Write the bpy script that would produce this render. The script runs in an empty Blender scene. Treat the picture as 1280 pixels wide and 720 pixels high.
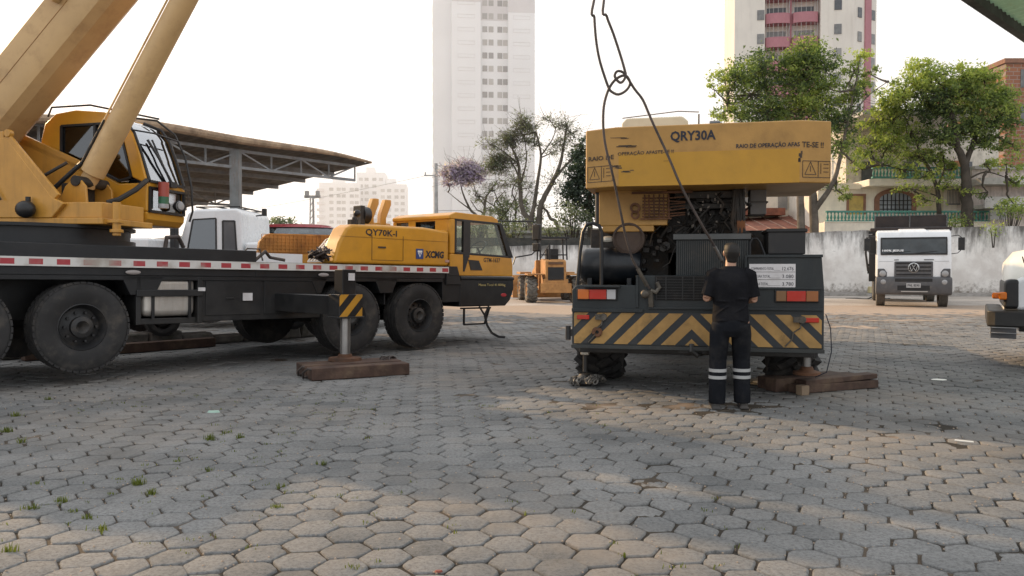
import bpy, bmesh, math, random
import numpy as np
from mathutils import Vector, Matrix, Euler
rnd = random.Random(7)
nrs = np.random.RandomState(11)
R = math.radians
PI = math.pi
scene = bpy.context.scene
COL = scene.collection
# ------------------------------------------------------------------ camera maths
CAM_H, PITCH = 1.45, R(1.49)
def ray(px, py):
    x = (px-640)/1000.0; y = (360-py)/1000.0
    return Vector((x, math.cos(PITCH)+y*math.sin(PITCH), -math.sin(PITCH)+y*math.cos(PITCH)))
def at(px, py, Y):
    d = ray(px, py); t = Y/d.y
    return Vector((d.x*t, Y, CAM_H+d.z*t))
# ------------------------------------------------------------------ mesh builder
class MB:
    def __init__(s): s.v = []; s.f = []
    def add(s, vs, fs):
        o = len(s.v); s.v += [tuple(v) for v in vs]; s.f += [tuple(i+o for i in f) for f in fs]; return s
    def box(s, x0, x1, y0, y1, z0, z1):
        vs = [(x,y,z) for z in (z0,z1) for y in (y0,y1) for x in (x0,x1)]
        return s.add(vs, [(0,2,3,1),(4,5,7,6),(0,1,5,4),(2,6,7,3),(0,4,6,2),(1,3,7,5)])
    def obox(s, c, ax, ay, az):
        c, ax, ay, az = map(Vector, (c, ax, ay, az))
        vs = [c+ax*i+ay*j+az*k for k in (-1,1) for j in (-1,1) for i in (-1,1)]
        return s.add(vs, [(0,2,3,1),(4,5,7,6),(0,1,5,4),(2,6,7,3),(0,4,6,2),(1,3,7,5)])
    def bar(s, p, q, w, h=None, up=(0,0,1)):
        p, q = Vector(p), Vector(q); h = h or w; d = (q-p); L = d.length/2; d.normalize()
        up = Vector(up)
        if abs(d.dot(up)) > .98: up = Vector((1,0,0))
        sx = d.cross(up).normalized(); uz = sx.cross(d).normalized()
        return s.obox((p+q)/2, d*L, sx*w/2, uz*h/2)
    def prism(s, poly, axis, a, b):
        # poly: 2d points; axis 'y': pts are (x,z); 'x': pts are (y,z); 'z': pts are (x,y)
        n = len(poly)
        def mk(p, t):
            return (p[0],t,p[1]) if axis == 'y' else (t,p[0],p[1]) if axis == 'x' else (p[0],p[1],t)
        vs = [mk(p,a) for p in poly]+[mk(p,b) for p in poly]
        fs = [tuple(range(n)), tuple(range(2*n-1,n-1,-1))]+[(i,i+n,(i+1)%n+n,(i+1)%n) for i in range(n)]
        return s.add(vs, fs)
    def tube(s, pts, r, n=8, caps=True):
        pts = [Vector(p) for p in pts]; m = len(pts)
        rs = r if isinstance(r, (list,tuple)) else [r]*m
        t0 = (pts[1]-pts[0]).normalized()
        u = t0.orthogonal().normalized(); vs = []
        for i,p in enumerate(pts):
            t = (pts[min(i+1,m-1)]-pts[max(i-1,0)]).normalized()
            u = (u-t*u.dot(t))
            u = u.normalized() if u.length > 1e-6 else t.orthogonal().normalized()
            w = t.cross(u)
            for k in range(n):
                a = 2*PI*k/n; vs.append(p+(u*math.cos(a)+w*math.sin(a))*rs[i])
        fs = [(i*n+k, i*n+(k+1)%n, (i+1)*n+(k+1)%n, (i+1)*n+k) for i in range(m-1) for k in range(n)]
        if caps: fs += [tuple(range(n-1,-1,-1)), tuple((m-1)*n+k for k in range(n))]
        return s.add(vs, fs)
    def cyl(s, p, q, r, r2=None, n=20): return s.tube([p,q],[r, r if r2 is None else r2], n)
    def lathe(s, prof, o=(0,0,0), d=(0,0,1), n=28, closed=False):
        o, d = Vector(o), Vector(d).normalized(); u = d.orthogonal().normalized(); w = d.cross(u); vs = []
        for (r,h) in prof:
            for k in range(n):
                a = 2*PI*k/n; vs.append(o+d*h+(u*math.cos(a)+w*math.sin(a))*max(r,1e-4))
        m = len(prof)
        rng = range(m) if closed else range(m-1)
        fs = [(i*n+k, i*n+(k+1)%n, ((i+1)%m)*n+(k+1)%n, ((i+1)%m)*n+k) for i in rng for k in range(n)]
        return s.add(vs, fs)
    def loft(s, rings, n=16):
        # rings: (center, rx, ry, normal, xaxis)
        vs = []
        for (c,rx,ry,nm,xa) in rings:
            c, nm, xa = Vector(c), Vector(nm).normalized(), Vector(xa)
            xa = (xa-nm*xa.dot(nm)).normalized(); ya = nm.cross(xa)
            for k in range(n):
                a = 2*PI*k/n; vs.append(c+xa*math.cos(a)*rx+ya*math.sin(a)*ry)
        m = len(rings)
        fs = [(i*n+k, i*n+(k+1)%n, (i+1)*n+(k+1)%n, (i+1)*n+k) for i in range(m-1) for k in range(n)]
        fs += [tuple(range(n-1,-1,-1)), tuple((m-1)*n+k for k in range(n))]
        return s.add(vs, fs)
    def ball(s, c, rx, ry=None, rz=None, n=16, m=10):
        ry = ry or rx; rz = rz or rx; c = Vector(c); vs = []; fs = []
        for i in range(m+1):
            th = PI*i/m
            for k in range(n):
                a = 2*PI*k/n
                vs.append(c+Vector((rx*math.sin(th)*math.cos(a)+1e-5*k, ry*math.sin(th)*math.sin(a), rz*math.cos(th))))
        fs = [(i*n+k, (i+1)*n+k, (i+1)*n+(k+1)%n, i*n+(k+1)%n) for i in range(m) for k in range(n)]
        return s.add(vs, fs)
    def quad(s, a, b, c, d): return s.add([a,b,c,d], [(0,1,2,3)])
    def grid(s, o, u, v, nu, nv, r):
        # grid of thin bars in the plane spanned by u, v
        o,u,v = Vector(o),Vector(u),Vector(v)
        for i in range(nu+1): s.bar(o+u*i/nu, o+u*i/nu+v, r)
        for j in range(nv+1): s.bar(o+v*j/nv, o+v*j/nv+u, r)
        return s
    def build(s, name, mat, parent=None, bevel=0, smooth=35, loc=None, rot=None, seg=2):
        me = bpy.data.meshes.new(name); me.from_pydata(s.v, [], s.f); me.update()
        bm = bmesh.new(); bm.from_mesh(me); bmesh.ops.recalc_face_normals(bm, faces=bm.faces); bm.to_mesh(me); bm.free()
        me.materials.append(mat)
        o = bpy.data.objects.new(name, me); COL.objects.link(o)
        if parent: o.parent = parent
        if loc is not None: o.location = loc
        if rot is not None: o.rotation_euler = rot
        if smooth:
            me.polygons.foreach_set('use_smooth', [True]*len(me.polygons)); me.set_sharp_from_angle(angle=R(smooth))
        if bevel:
            b = o.modifiers.new('bevel','BEVEL'); b.width = bevel; b.segments = seg; b.limit_method = 'ANGLE'; b.angle_limit = R(40)
            b.use_clamp_overlap = True; b.harden_normals = bool(smooth)
        return o
def fast_mesh(name, V, F, mat, parent=None, smooth=False):
    me = bpy.data.meshes.new(name)
    V = np.asarray(V, dtype=np.float32); F = np.asarray(F, dtype=np.int32)
    me.vertices.add(len(V)); me.vertices.foreach_set('co', V.ravel())
    k = F.shape[1]
    me.loops.add(F.size); me.loops.foreach_set('vertex_index', F.ravel())
    me.polygons.add(len(F)); me.polygons.foreach_set('loop_start', np.arange(0,F.size,k,dtype=np.int32))
    me.update(calc_edges=True); me.validate()
    me.materials.append(mat)
    if smooth: me.polygons.foreach_set('use_smooth',[True]*len(F))
    o = bpy.data.objects.new(name, me); COL.objects.link(o)
    if parent: o.parent = parent
    return o
def empty(name, loc, rot=(0,0,0)):
    o = bpy.data.objects.new(name, None); COL.objects.link(o); o.location = loc; o.rotation_euler = rot
    o.empty_display_size = .2
    return o
def tag(o, label, cat, group=None, kind=None):
    o['label'] = label; o['category'] = cat
    if group: o['group'] = group
    if kind: o['kind'] = kind
    return o
def struct(o): o['kind'] = 'structure'; return o
def copy_tree(o, parent=None):
    c = o.copy(); COL.objects.link(c); c.parent = parent
    for ch in o.children: copy_tree(ch, c)
    return c
def text(body, name, mat, parent, o, right, up, w, h, thick=.002, bold=0.02):
    """flat lettering; o = lower-left corner in parent's space, fitted to w x h"""
    cu = bpy.data.curves.new('txt','FONT'); cu.body = body; cu.size = 1; cu.offset = bold; cu.resolution_u = 2
    t = bpy.data.objects.new('txt', cu); COL.objects.link(t)
    dg = bpy.context.evaluated_depsgraph_get()
    me = bpy.data.meshes.new_from_object(t.evaluated_get(dg)); bpy.data.objects.remove(t); bpy.data.curves.remove(cu)
    n = len(me.vertices); co = np.empty(n*3); me.vertices.foreach_get('co', co); co = co.reshape(-1,3)
    mn, mx = co.min(0), co.max(0); sz = mx-mn
    o, right, up = Vector(o), Vector(right).normalized(), Vector(up).normalized()
    nm = right.cross(up)
    q = (co-mn)/np.maximum(sz,1e-6)
    P = np.array(o)+np.outer(q[:,0]*w, np.array(right))+np.outer(q[:,1]*h, np.array(up))+np.outer(np.full(n,thick), np.array(nm))
    me.vertices.foreach_set('co', P.ravel()); me.update(); me.materials.clear(); me.materials.append(mat); me.name = name
    ob = bpy.data.objects.new(name, me); COL.objects.link(ob); ob.parent = parent
    return ob
# ------------------------------------------------------------------ materials
def newmat(name):
    m = bpy.data.materials.new(name); m.use_nodes = True; nt = m.node_tree
    return m, nt, nt.nodes, nt.links, nt.nodes['Principled BSDF']
def nd(ns, t, **k):
    n = ns.new(t)
    for a,b in k.items():
        if a in n.inputs: n.inputs[a].default_value = b
        else: setattr(n, a, b)
    return n
def mixc(ns, ls, fac, a, b, mode='MIX'):
    m = ns.new('ShaderNodeMix'); m.data_type = 'RGBA'; m.blend_type = mode
    for sock, val in ((m.inputs[0],fac),(m.inputs[6],a),(m.inputs[7],b)):
        if hasattr(val,'is_linked'): ls.new(val, sock)
        elif isinstance(val,(int,float)): sock.default_value = val
        else: sock.default_value = (*val,1) if len(val)==3 else val
    return m.outputs[2]
def ramp(ns, ls, val, a, b):
    r = ns.new('ShaderNodeMapRange'); r.inputs[1].default_value = a; r.inputs[2].default_value = b; r.interpolation_type = 'SMOOTHSTEP'
    ls.new(val, r.inputs[0]); return r.outputs[0]
def paint(name, col, rough=.5, metal=0, var=.15, scale=2.5, dirt=(.16,.13,.10), damt=.35, dscale=3.5, streak=0, bump=.05, bscale=60, lowdirt=0, lowz=(.3,1.1), coord='Object', spec=.4):
    m, nt, ns, ls, b = newmat(name)
    tc = ns.new('ShaderNodeTexCoord'); co = tc.outputs[coord]
    n1 = nd(ns,'ShaderNodeTexNoise', Scale=scale, Detail=6.0, Roughness=.6); ls.new(co, n1.inputs['Vector'])
    hi = [min(1,c*(1+var)) for c in col]; lo = [c*(1-var) for c in col]
    c = mixc(ns, ls, ramp(ns,ls,n1.outputs[0],.3,.7), lo, hi)
    mp = nd(ns,'ShaderNodeMapping'); mp.inputs['Scale'].default_value = (1,1,.12 if streak else 1); ls.new(co, mp.inputs[0])
    n2 = nd(ns,'ShaderNodeTexNoise', Scale=dscale*(3 if streak else 1), Detail=9.0, Roughness=.68); ls.new(mp.outputs[0], n2.inputs['Vector'])
    d = ramp(ns,ls,n2.outputs[0],.46,.78)
    mu = nd(ns,'ShaderNodeMath', operation='MULTIPLY'); ls.new(d, mu.inputs[0]); mu.inputs[1].default_value = damt*1.6
    mu.use_clamp = True
    f = mu.outputs[0]
    c = mixc(ns, ls, f, c, dirt)
    if lowdirt:
        sx = ns.new('ShaderNodeSeparateXYZ'); ls.new(co, sx.inputs[0])
        lz = ramp(ns,ls,sx.outputs[2],lowz[1],lowz[0])
        n3 = nd(ns,'ShaderNodeTexNoise', Scale=5.0, Detail=6.0); ls.new(co,n3.inputs['Vector'])
        k = nd(ns,'ShaderNodeMath', operation='MULTIPLY'); ls.new(lz,k.inputs[0]); ls.new(n3.outputs[0],k.inputs[1])
        k2 = nd(ns,'ShaderNodeMath', operation='MULTIPLY'); ls.new(k.outputs[0],k2.inputs[0]); k2.inputs[1].default_value = lowdirt*1.8; k2.use_clamp = True
        c = mixc(ns, ls, k2.outputs[0], c, (.22,.19,.15))
    ls.new(c, b.inputs['Base Color'])
    rr = nd(ns,'ShaderNodeMapRange'); rr.inputs[3].default_value = rough-.08; rr.inputs[4].default_value = min(1,rough+.25); ls.new(f, rr.inputs[0]); ls.new(rr.outputs[0], b.inputs['Roughness'])
    b.inputs['Metallic'].default_value = metal; b.inputs['Specular IOR Level'].default_value = spec
    if bump:
        n4 = nd(ns,'ShaderNodeTexNoise', Scale=bscale, Detail=4.0); ls.new(co,n4.inputs['Vector'])
        bp = nd(ns,'ShaderNodeBump', Strength=min(1,bump*4), Distance=.01); ls.new(n4.outputs[0],bp.inputs['Height']); ls.new(bp.outputs[0], b.inputs['Normal'])
    return m
def flat(name, col, rough=.6, **k):
    kw = dict(var=.06, damt=.12, bump=0); kw.update(k); return paint(name, col, rough, **kw)
def glass(name, tint=(.5,.55,.55), refl=.14, rough=.03):
    m, nt, ns, ls, b = newmat(name); ns.remove(b)
    out = ns['Material Output']
    tr = nd(ns,'ShaderNodeBsdfTransparent', Color=(*tint,1)); gl = nd(ns,'ShaderNodeBsdfGlossy', Roughness=rough, Color=(.95,.97,1,1))
    lw = nd(ns,'ShaderNodeLayerWeight', Blend=.16)
    ad = nd(ns,'ShaderNodeMath', operation='ADD'); ls.new(lw.outputs['Fresnel'], ad.inputs[0]); ad.inputs[1].default_value = refl; ad.use_clamp = True
    mx = ns.new('ShaderNodeMixShader'); ls.new(ad.outputs[0], mx.inputs[0]); ls.new(tr.outputs[0], mx.inputs[1]); ls.new(gl.outputs[0], mx.inputs[2])
    ls.new(mx.outputs[0], out.inputs[0]); return m
def leafmat(name, dark, mid, light, trans=.35):
    m, nt, ns, ls, b = newmat(name)
    out = ns['Material Output']
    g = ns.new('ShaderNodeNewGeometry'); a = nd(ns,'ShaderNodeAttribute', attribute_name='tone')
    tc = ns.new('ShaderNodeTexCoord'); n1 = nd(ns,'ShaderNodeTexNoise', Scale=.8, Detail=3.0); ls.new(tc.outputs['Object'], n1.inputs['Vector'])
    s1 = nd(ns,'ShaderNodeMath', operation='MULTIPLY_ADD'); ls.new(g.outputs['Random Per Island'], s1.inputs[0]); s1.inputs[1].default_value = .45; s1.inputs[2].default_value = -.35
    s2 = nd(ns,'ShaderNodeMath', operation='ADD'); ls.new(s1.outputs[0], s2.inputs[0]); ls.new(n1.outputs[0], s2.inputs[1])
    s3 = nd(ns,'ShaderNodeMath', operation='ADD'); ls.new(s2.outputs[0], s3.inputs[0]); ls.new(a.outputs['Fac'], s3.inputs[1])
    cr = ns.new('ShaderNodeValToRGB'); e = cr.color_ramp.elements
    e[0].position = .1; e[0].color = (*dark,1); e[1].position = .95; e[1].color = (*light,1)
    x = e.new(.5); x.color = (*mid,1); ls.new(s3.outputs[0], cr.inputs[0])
    df = ns.new('ShaderNodeBsdfDiffuse'); tl = ns.new('ShaderNodeBsdfTranslucent')
    ls.new(cr.outputs[0], df.inputs[0])
    tcm = mixc(ns, ls, 1.0, cr.outputs[0], (1.0,1.15,.55), 'MULTIPLY'); ls.new(tcm, tl.inputs[0])
    mx = ns.new('ShaderNodeMixShader'); mx.inputs[0].default_value = trans; ls.new(df.outputs[0], mx.inputs[1]); ls.new(tl.outputs[0], mx.inputs[2])
    ls.new(mx.outputs[0], out.inputs[0]); ns.remove(b); return m

YEL = paint('crane_yellow', (.50,.25,.045), .42, var=.10, damt=.28, dirt=(.20,.115,.04), streak=1, lowdirt=.25, lowz=(1.2,1.9), bump=.02)
YELCAB = paint('crane_yellow_cab', (.56,.27,.025), .38, var=.08, damt=.15, dirt=(.22,.12,.04), bump=.02)
BOOM = paint('boom_tan_yellow', (.53,.35,.165), .45, var=.10, damt=.3, dirt=(.24,.13,.06), bump=.02, scale=.8)
YELQ = paint('counterweight_yellow', (.39,.215,.055), .55, var=.10, damt=.33, dirt=(.15,.085,.035), bump=.04, dscale=2.2)
YELQ2 = paint('fresh_yellow_patch', (.43,.225,.016), .45, var=.06, damt=.18, dirt=(.2,.11,.03), bump=.02)
OLDY = paint('faded_orange', (.42,.21,.07), .7, var=.2, damt=.6, dirt=(.22,.10,.05), bump=.05)
BLK = paint('chassis_black', (.010,.011,.013), .5, var=.25, damt=.25, dirt=(.035,.032,.03), lowdirt=.10, lowz=(.3,1.3), bump=.03)
DGRY = paint('crane_dark_grey', (.016,.021,.023), .55, var=.2, damt=.30, dirt=(.042,.04,.037), streak=1, lowdirt=.10, lowz=(.3,1.0), bump=.03)
DBLU = paint('tank_dark_blue', (.007,.009,.012), .4, var=.2, damt=.3, dirt=(.07,.065,.06), bump=.02)
RUB = paint('tyre_rubber', (.026,.025,.025), .85, var=.25, damt=.75, dirt=(.085,.075,.065), bump=.05, lowdirt=0)
RUBD = paint('tyre_rubber_dusty', (.13,.12,.105), .9, var=.2, damt=.5, dirt=(.2,.17,.14), bump=.05)
RIM = paint('wheel_black', (.02,.02,.021), .55, var=.2, damt=.5, dirt=(.09,.075,.06), bump=.03)
STEEL = paint('worn_steel', (.32,.31,.30), .38, metal=.85, var=.15, damt=.3, dirt=(.15,.12,.1))
ALU = paint('tank_aluminium', (.50,.47,.43), .45, metal=.55, var=.12, damt=.4, dirt=(.28,.22,.17), streak=1)
RUST = paint('rusty_metal', (.12,.055,.028), .85, var=.35, damt=.6, dirt=(.04,.028,.022), bump=.1)
ENG = paint('oily_engine', (.02,.018,.016), .6, var=.5, damt=.6, dirt=(.075,.05,.032), bump=.15, bscale=25)
BRN = paint('dusty_brown_disc', (.06,.04,.03), .75, var=.3, damt=.5, dirt=(.10,.07,.05), bump=.05)
WHT = paint('white_paint', (.74,.75,.76), .35, var=.04, damt=.18, dirt=(.45,.42,.38), bump=0)
WHT2 = paint('white_paint_warm', (.80,.78,.72), .4, var=.04, damt=.12, dirt=(.55,.5,.42), bump=0)
PLG = paint('grey_plastic', (.085,.085,.09), .6, var=.12, damt=.35, dirt=(.2,.18,.16), bump=.02)
BPL = flat('black_plastic', (.015,.015,.016), .5)
LETT = flat('black_lettering', (.014,.016,.028), .6, damt=.1)
LETF = flat('worn_lettering', (.05,.035,.025), .7, damt=.3)
WLET = flat('white_lettering', (.75,.75,.75), .6)
YLET = flat('yellow_lettering', (.6,.5,.2), .6)
BLUE = flat('emblem_blue', (.02,.06,.22), .5)
HAZ = paint('hazard_yellow', (.35,.205,.065), .6, var=.2, damt=.5, dirt=(.10,.07,.035), bump=.03)
HAZB = paint('hazard_grey', (.022,.026,.03), .6, var=.2, damt=.4, dirt=(.07,.06,.05), bump=.03)
REDL = flat('red_lens', (.42,.022,.012), .25, damt=.25)
ORGL = flat('amber_lens', (.52,.13,.02), .25, damt=.25)
WHTL = flat('clear_lens', (.42,.42,.43), .2, damt=.3)
GRNL = flat('green_lens', (.03,.13,.06), .3)
LAMP = flat('headlamp_glass', (.34,.34,.34), .12, damt=.2)
GLS = glass('window_glass', (.80,.82,.74), .02)
GLSD = glass('dark_window_glass', (.22,.25,.27), .13)
GLSS = glass('cab_side_glass', (.13,.14,.15), .10)
GLSB = glass('screen_glass', (.40,.47,.53), .42)
def winmat(name, lo, hi, rough=.25):
    m, nt, ns, ls, b = newmat(name); oi = ns.new('ShaderNodeObjectInfo'); tc = ns.new('ShaderNodeTexCoord')
    n = nd(ns,'ShaderNodeTexNoise', Scale=2.5, Detail=3.0); ls.new(tc.outputs['Object'], n.inputs['Vector'])
    a = nd(ns,'ShaderNodeMath', operation='MULTIPLY_ADD'); ls.new(n.outputs[0],a.inputs[0]); a.inputs[1].default_value = .7; ls.new(oi.outputs['Random'],a.inputs[2])
    ls.new(mixc(ns,ls,ramp(ns,ls,a.outputs[0],.35,1.5),lo,hi), b.inputs['Base Color']); b.inputs['Roughness'].default_value = rough; return m
WIND = winmat('window_dark', (.075,.08,.09), (.30,.29,.27))
WOOD = paint('timber_brown', (.070,.040,.029), .85, var=.3, damt=.5, dirt=(.17,.12,.08), bump=.12, bscale=30, scale=5)
WOODE = paint('timber_end_grain', (.24,.17,.11), .9, var=.2, damt=.3, bump=.08)
ROPE = paint('wire_rope', (.075,.06,.055), .7, metal=.3, var=.3, damt=.4, bump=.15, bscale=200)
CHAIN = paint('greasy_chain', (.10,.09,.075), .6, metal=.4, var=.5, damt=.5, bump=.1)
MAT_PAPER = flat('white_sheet', (.62,.60,.60), .6, damt=.2)
SKY_STR, SKY_HAZE, SUN_STR = .145, .76, 5.0
# ------------------------------------------------------------------ world, sun, camera
SUN_EL = R(19.5)
TO_SUN = Vector((-.784*math.cos(SUN_EL), .62*math.cos(SUN_EL), math.sin(SUN_EL))).normalized()
w = bpy.data.worlds.new('World'); scene.world = w; w.use_nodes = True
wn, wl = w.node_tree.nodes, w.node_tree.links
bg = wn['Background']
sky = wn.new('ShaderNodeTexSky'); sky.sky_type = 'NISHITA'; sky.sun_disc = False
sky.sun_elevation = SUN_EL; sky.sun_rotation = math.atan2(TO_SUN.x, TO_SUN.y)
sky.air_density = 1.2; sky.dust_density = 6.0; sky.ozone_density = 1.0; sky.altitude = 700
hs = wn.new('ShaderNodeHueSaturation'); hs.inputs['Saturation'].default_value = .30
wl.new(sky.outputs[0], hs.inputs['Color'])
mxw = wn.new('ShaderNodeMix'); mxw.data_type = 'RGBA'; mxw.inputs[0].default_value = SKY_HAZE
wl.new(hs.outputs[0], mxw.inputs[6]); mxw.inputs[7].default_value = (9.7,10.0,10.4,1)   # thin white overcast haze
wl.new(mxw.outputs[2], bg.inputs['Color']); bg.inputs['Strength'].default_value = SKY_STR
sd = bpy.data.lights.new('sun','SUN'); sd.energy = SUN_STR; sd.angle = R(0.9); sd.color = (1.0,.67,.35)
so = bpy.data.objects.new('sun', sd); COL.objects.link(so); so.rotation_euler = TO_SUN.to_track_quat('Z','Y').to_euler()
so.location = (-20,20,30)
cd = bpy.data.cameras.new('camera'); cd.lens = 36*1000/1280; cd.sensor_width = 36; cd.clip_end = 5000; cd.clip_start = .1
co = bpy.data.objects.new('camera', cd); COL.objects.link(co); co.location = (0,0,CAM_H); co.rotation_euler = (R(90)-PITCH,0,0)
scene.camera = co
scene.view_settings.view_transform = 'Standard'; scene.view_settings.look = 'None'; scene.view_settings.exposure = 0
scene.cycles.max_bounces = 8; scene.cycles.transparent_max_bounces = 16; scene.cycles.use_denoising = True
scene.cycles.sample_clamp_indirect = 6
# ------------------------------------------------------------------ ground
def ground_mat(name, base, lo, dirtc, amt, ds=.35, dusty=False):
    m, nt, ns, ls, b = newmat(name)
    g = ns.new('ShaderNodeNewGeometry'); pos = g.outputs['Position']
    n1 = nd(ns,'ShaderNodeTexNoise', Scale=.55, Detail=8.0, Roughness=.62); ls.new(pos,n1.inputs['Vector'])
    n2 = nd(ns,'ShaderNodeTexNoise', Scale=42.0, Detail=9.0, Roughness=.85); ls.new(pos,n2.inputs['Vector'])
    n3 = nd(ns,'ShaderNodeTexNoise', Scale=ds, Detail=9.0, Roughness=.66); ls.new(pos,n3.inputs['Vector'])
    c = mixc(ns,ls, g.outputs['Random Per Island'], lo, base)
    c = mixc(ns,ls, ramp(ns,ls,n1.outputs[0],.35,.7), c, [x*1.25 for x in base])
    sp = ramp(ns,ls,n2.outputs[0],.34,.58)
    c = mixc(ns,ls, sp, mixc(ns,ls,1.0,c,(.46,.455,.45),'MULTIPLY'), c)
    f = nd(ns,'ShaderNodeMath', operation='MULTIPLY'); ls.new(ramp(ns,ls,n3.outputs[0],.46,.68), f.inputs[0]); f.inputs[1].default_value = amt
    c = mixc(ns,ls, f.outputs[0], c, dirtc)
    n5 = nd(ns,'ShaderNodeTexNoise', Scale=1.7, Detail=7.0, Roughness=.7); ls.new(pos,n5.inputs['Vector'])
    st = ramp(ns,ls,n5.outputs[0],.58,.8); k = nd(ns,'ShaderNodeMath', operation='MULTIPLY'); ls.new(st,k.inputs[0]); k.inputs[1].default_value = .5
    c = mixc(ns,ls, k.outputs[0], c, [x*.42 for x in lo])
    n6 = nd(ns,'ShaderNodeTexNoise', Scale=.42, Detail=7.0, Roughness=.6); ls.new(pos,n6.inputs['Vector'])
    k6 = nd(ns,'ShaderNodeMath', operation='MULTIPLY'); ls.new(ramp(ns,ls,n6.outputs[0],.50,.70),k6.inputs[0]); k6.inputs[1].default_value = .45
    c = mixc(ns,ls, k6.outputs[0], c, [x*.5 for x in lo])
    if dusty:
        sz = ns.new('ShaderNodeSeparateXYZ'); ls.new(pos, sz.inputs[0]); c = mixc(ns,ls, ramp(ns,ls,sz.outputs[2],-.0045,.004), c, mixc(ns,ls,sp,(.28,.215,.16),(.38,.30,.235)))
    ls.new(c, b.inputs['Base Color']); b.inputs['Roughness'].default_value = .9; b.inputs['Specular IOR Level'].default_value = .2
    ad = nd(ns,'ShaderNodeMath', operation='MULTIPLY_ADD'); ls.new(n2.outputs[0],ad.inputs[0]); ad.inputs[1].default_value = .5; ls.new(n5.outputs[0],ad.inputs[2])
    bp = nd(ns,'ShaderNodeBump', Strength=.9, Distance=.014); ls.new(ad.outputs[0],bp.inputs['Height']); ls.new(bp.outputs[0],b.inputs['Normal'])
    return m
PAV = ground_mat('concrete_paver', (.215,.213,.207), (.135,.138,.138), (.265,.228,.19), .6)
DIRT = ground_mat('yard_dirt', (.42,.37,.325), (.36,.32,.28), (.50,.45,.40), .8)
JOINT = ground_mat('joint_soil', (.055,.046,.036), (.045,.038,.03), (.15,.115,.085), .9, .8, True)
HILL = ground_mat('hillside_soil', (.20,.19,.16), (.12,.13,.08), (.16,.17,.10), .8, .1)
# pavers: every block is its own island of one pavement sheet
S = .1345; G = .0105
ang = R(6.0); ca, sa = math.cos(ang), math.sin(ang)
ux, uy = 1.5*S+G*.9, math.sqrt(3)*S+G
cells = []
for i in range(-170,170):
    for j in range(-30,190):
        x = i*ux; y = j*uy+(uy/2 if i%2 else 0)
        X = x*ca-y*sa; Y = x*sa+y*ca
        if 1.6 < Y < 30 and -(.74*Y+2.2) < X < .74*Y+2.2: cells.append((X,Y))
cells = np.array(cells); N = len(cells)
a6 = np.arange(6)*PI/3+ang
h6 = np.stack([np.cos(a6), np.sin(a6)],1)
jit = 1+nrs.normal(0,.026,(N,6,1))
tz = nrs.normal(0,.0032,N); tilt = nrs.normal(0,.017,(N,2)); off = nrs.normal(0,.003,(N,2))
def ringv(r, dz):
    xy = h6[None]*jit*r
    z = tz[:,None]+(xy*tilt[:,None,:]).sum(2)+dz
    return np.concatenate([xy+cells[:,None,:]+off[:,None,:], z[:,:,None]],2)
# worn corners: three rings give each block a rounded arris
NEAR = cells[:,1] < 11.5
v = np.concatenate([ringv(S*.90,.0), ringv(S*.972,-.0018), ringv(S,-.009), ringv(S,-.05)],1)   # N,24,3
base = (np.arange(N)*24)[:,None]
quads = []
for r_ in range(3):
    for k in range(6):
        quads.append(np.stack([r_*6+k+0*base[:,0], r_*6+(k+1)%6+0*base[:,0], (r_+1)*6+(k+1)%6+0*base[:,0], (r_+1)*6+k+0*base[:,0]],1)+base)
Q = np.concatenate(quads)[:, ::-1]
top1 = base+np.array([[0,1,2,3]]); top2 = base+np.array([[0,3,4,5]])
F = np.concatenate([Q, top1, top2])
farsel = np.where(~NEAR)[0]; remap = -np.ones(N,dtype=int); remap[farsel] = np.arange(len(farsel))
blk = F//24; keep = remap[blk[:,0]] >= 0; Ff = F[keep]; Ff = Ff%24+remap[Ff//24]*24
vf = v[farsel].reshape(-1,3)
# near blocks: eroded, wavy outlines with 30 points on each ring
ns_ = np.where(NEAR)[0]; K = 5; M_ = 6*K; nn = len(ns_)
t_ = (np.arange(M_)%K)/K; ca_ = np.arange(M_)//K
c0_ = h6[ca_]; c1_ = h6[(ca_+1)%6]; j0 = jit[ns_][:,ca_]; j1 = jit[ns_][:,(ca_+1)%6]
prof = (c0_[None]*j0)*(1-t_)[None,:,None]+(c1_[None]*j1)*t_[None,:,None]
wob = nrs.normal(0,1,(nn,M_)); wob = (wob+np.roll(wob,1,1)+np.roll(wob,-1,1))/3
corner = np.where(t_ == 0, -.030, 0.0)[None,:]
chip = np.where(nrs.random((nn,M_)) < .03, -nrs.random((nn,M_))*.10, 0)
scl = 1+wob*.016+corner+chip
def ringn(r, dz, k):
    xy = prof*(1+(scl-1)*k)[:,:,None]*r
    z = tz[ns_][:,None]+(xy*tilt[ns_][:,None,:]).sum(2)+dz+nrs.normal(0,.0006,(nn,M_))
    return np.concatenate([xy+cells[ns_][:,None,:]+off[ns_][:,None,:], z[:,:,None]],2)
vn = np.concatenate([ringn(S*.90,.0,.6), ringn(S*.965,-.002,1.0), ringn(S*1.0,-.009,1.2), ringn(S*1.0,-.05,1.2)],1)
bn_ = (np.arange(nn)*(4*M_))[:,None]+len(vf); qs = []
for r_ in range(3):
    for k in range(M_):
        qs.append(bn_+np.array([[r_*M_+k,(r_+1)*M_+k,(r_+1)*M_+(k+1)%M_,r_*M_+(k+1)%M_]]))
for k in range(M_//2-1):      # strip over the top face
    qs.append(bn_+np.array([[k,k+1,M_-2-k,M_-1-k]]))
Fn = np.concatenate(qs)
pav = struct(fast_mesh('pavement', np.concatenate([vf, vn.reshape(-1,3)]), np.concatenate([Ff,Fn]), PAV))
from mathutils import noise as mnoise
def fbm(x,y,s): return mnoise.fractal(Vector((x*s,y*s,3.3)),.8,2.0,5)
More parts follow.
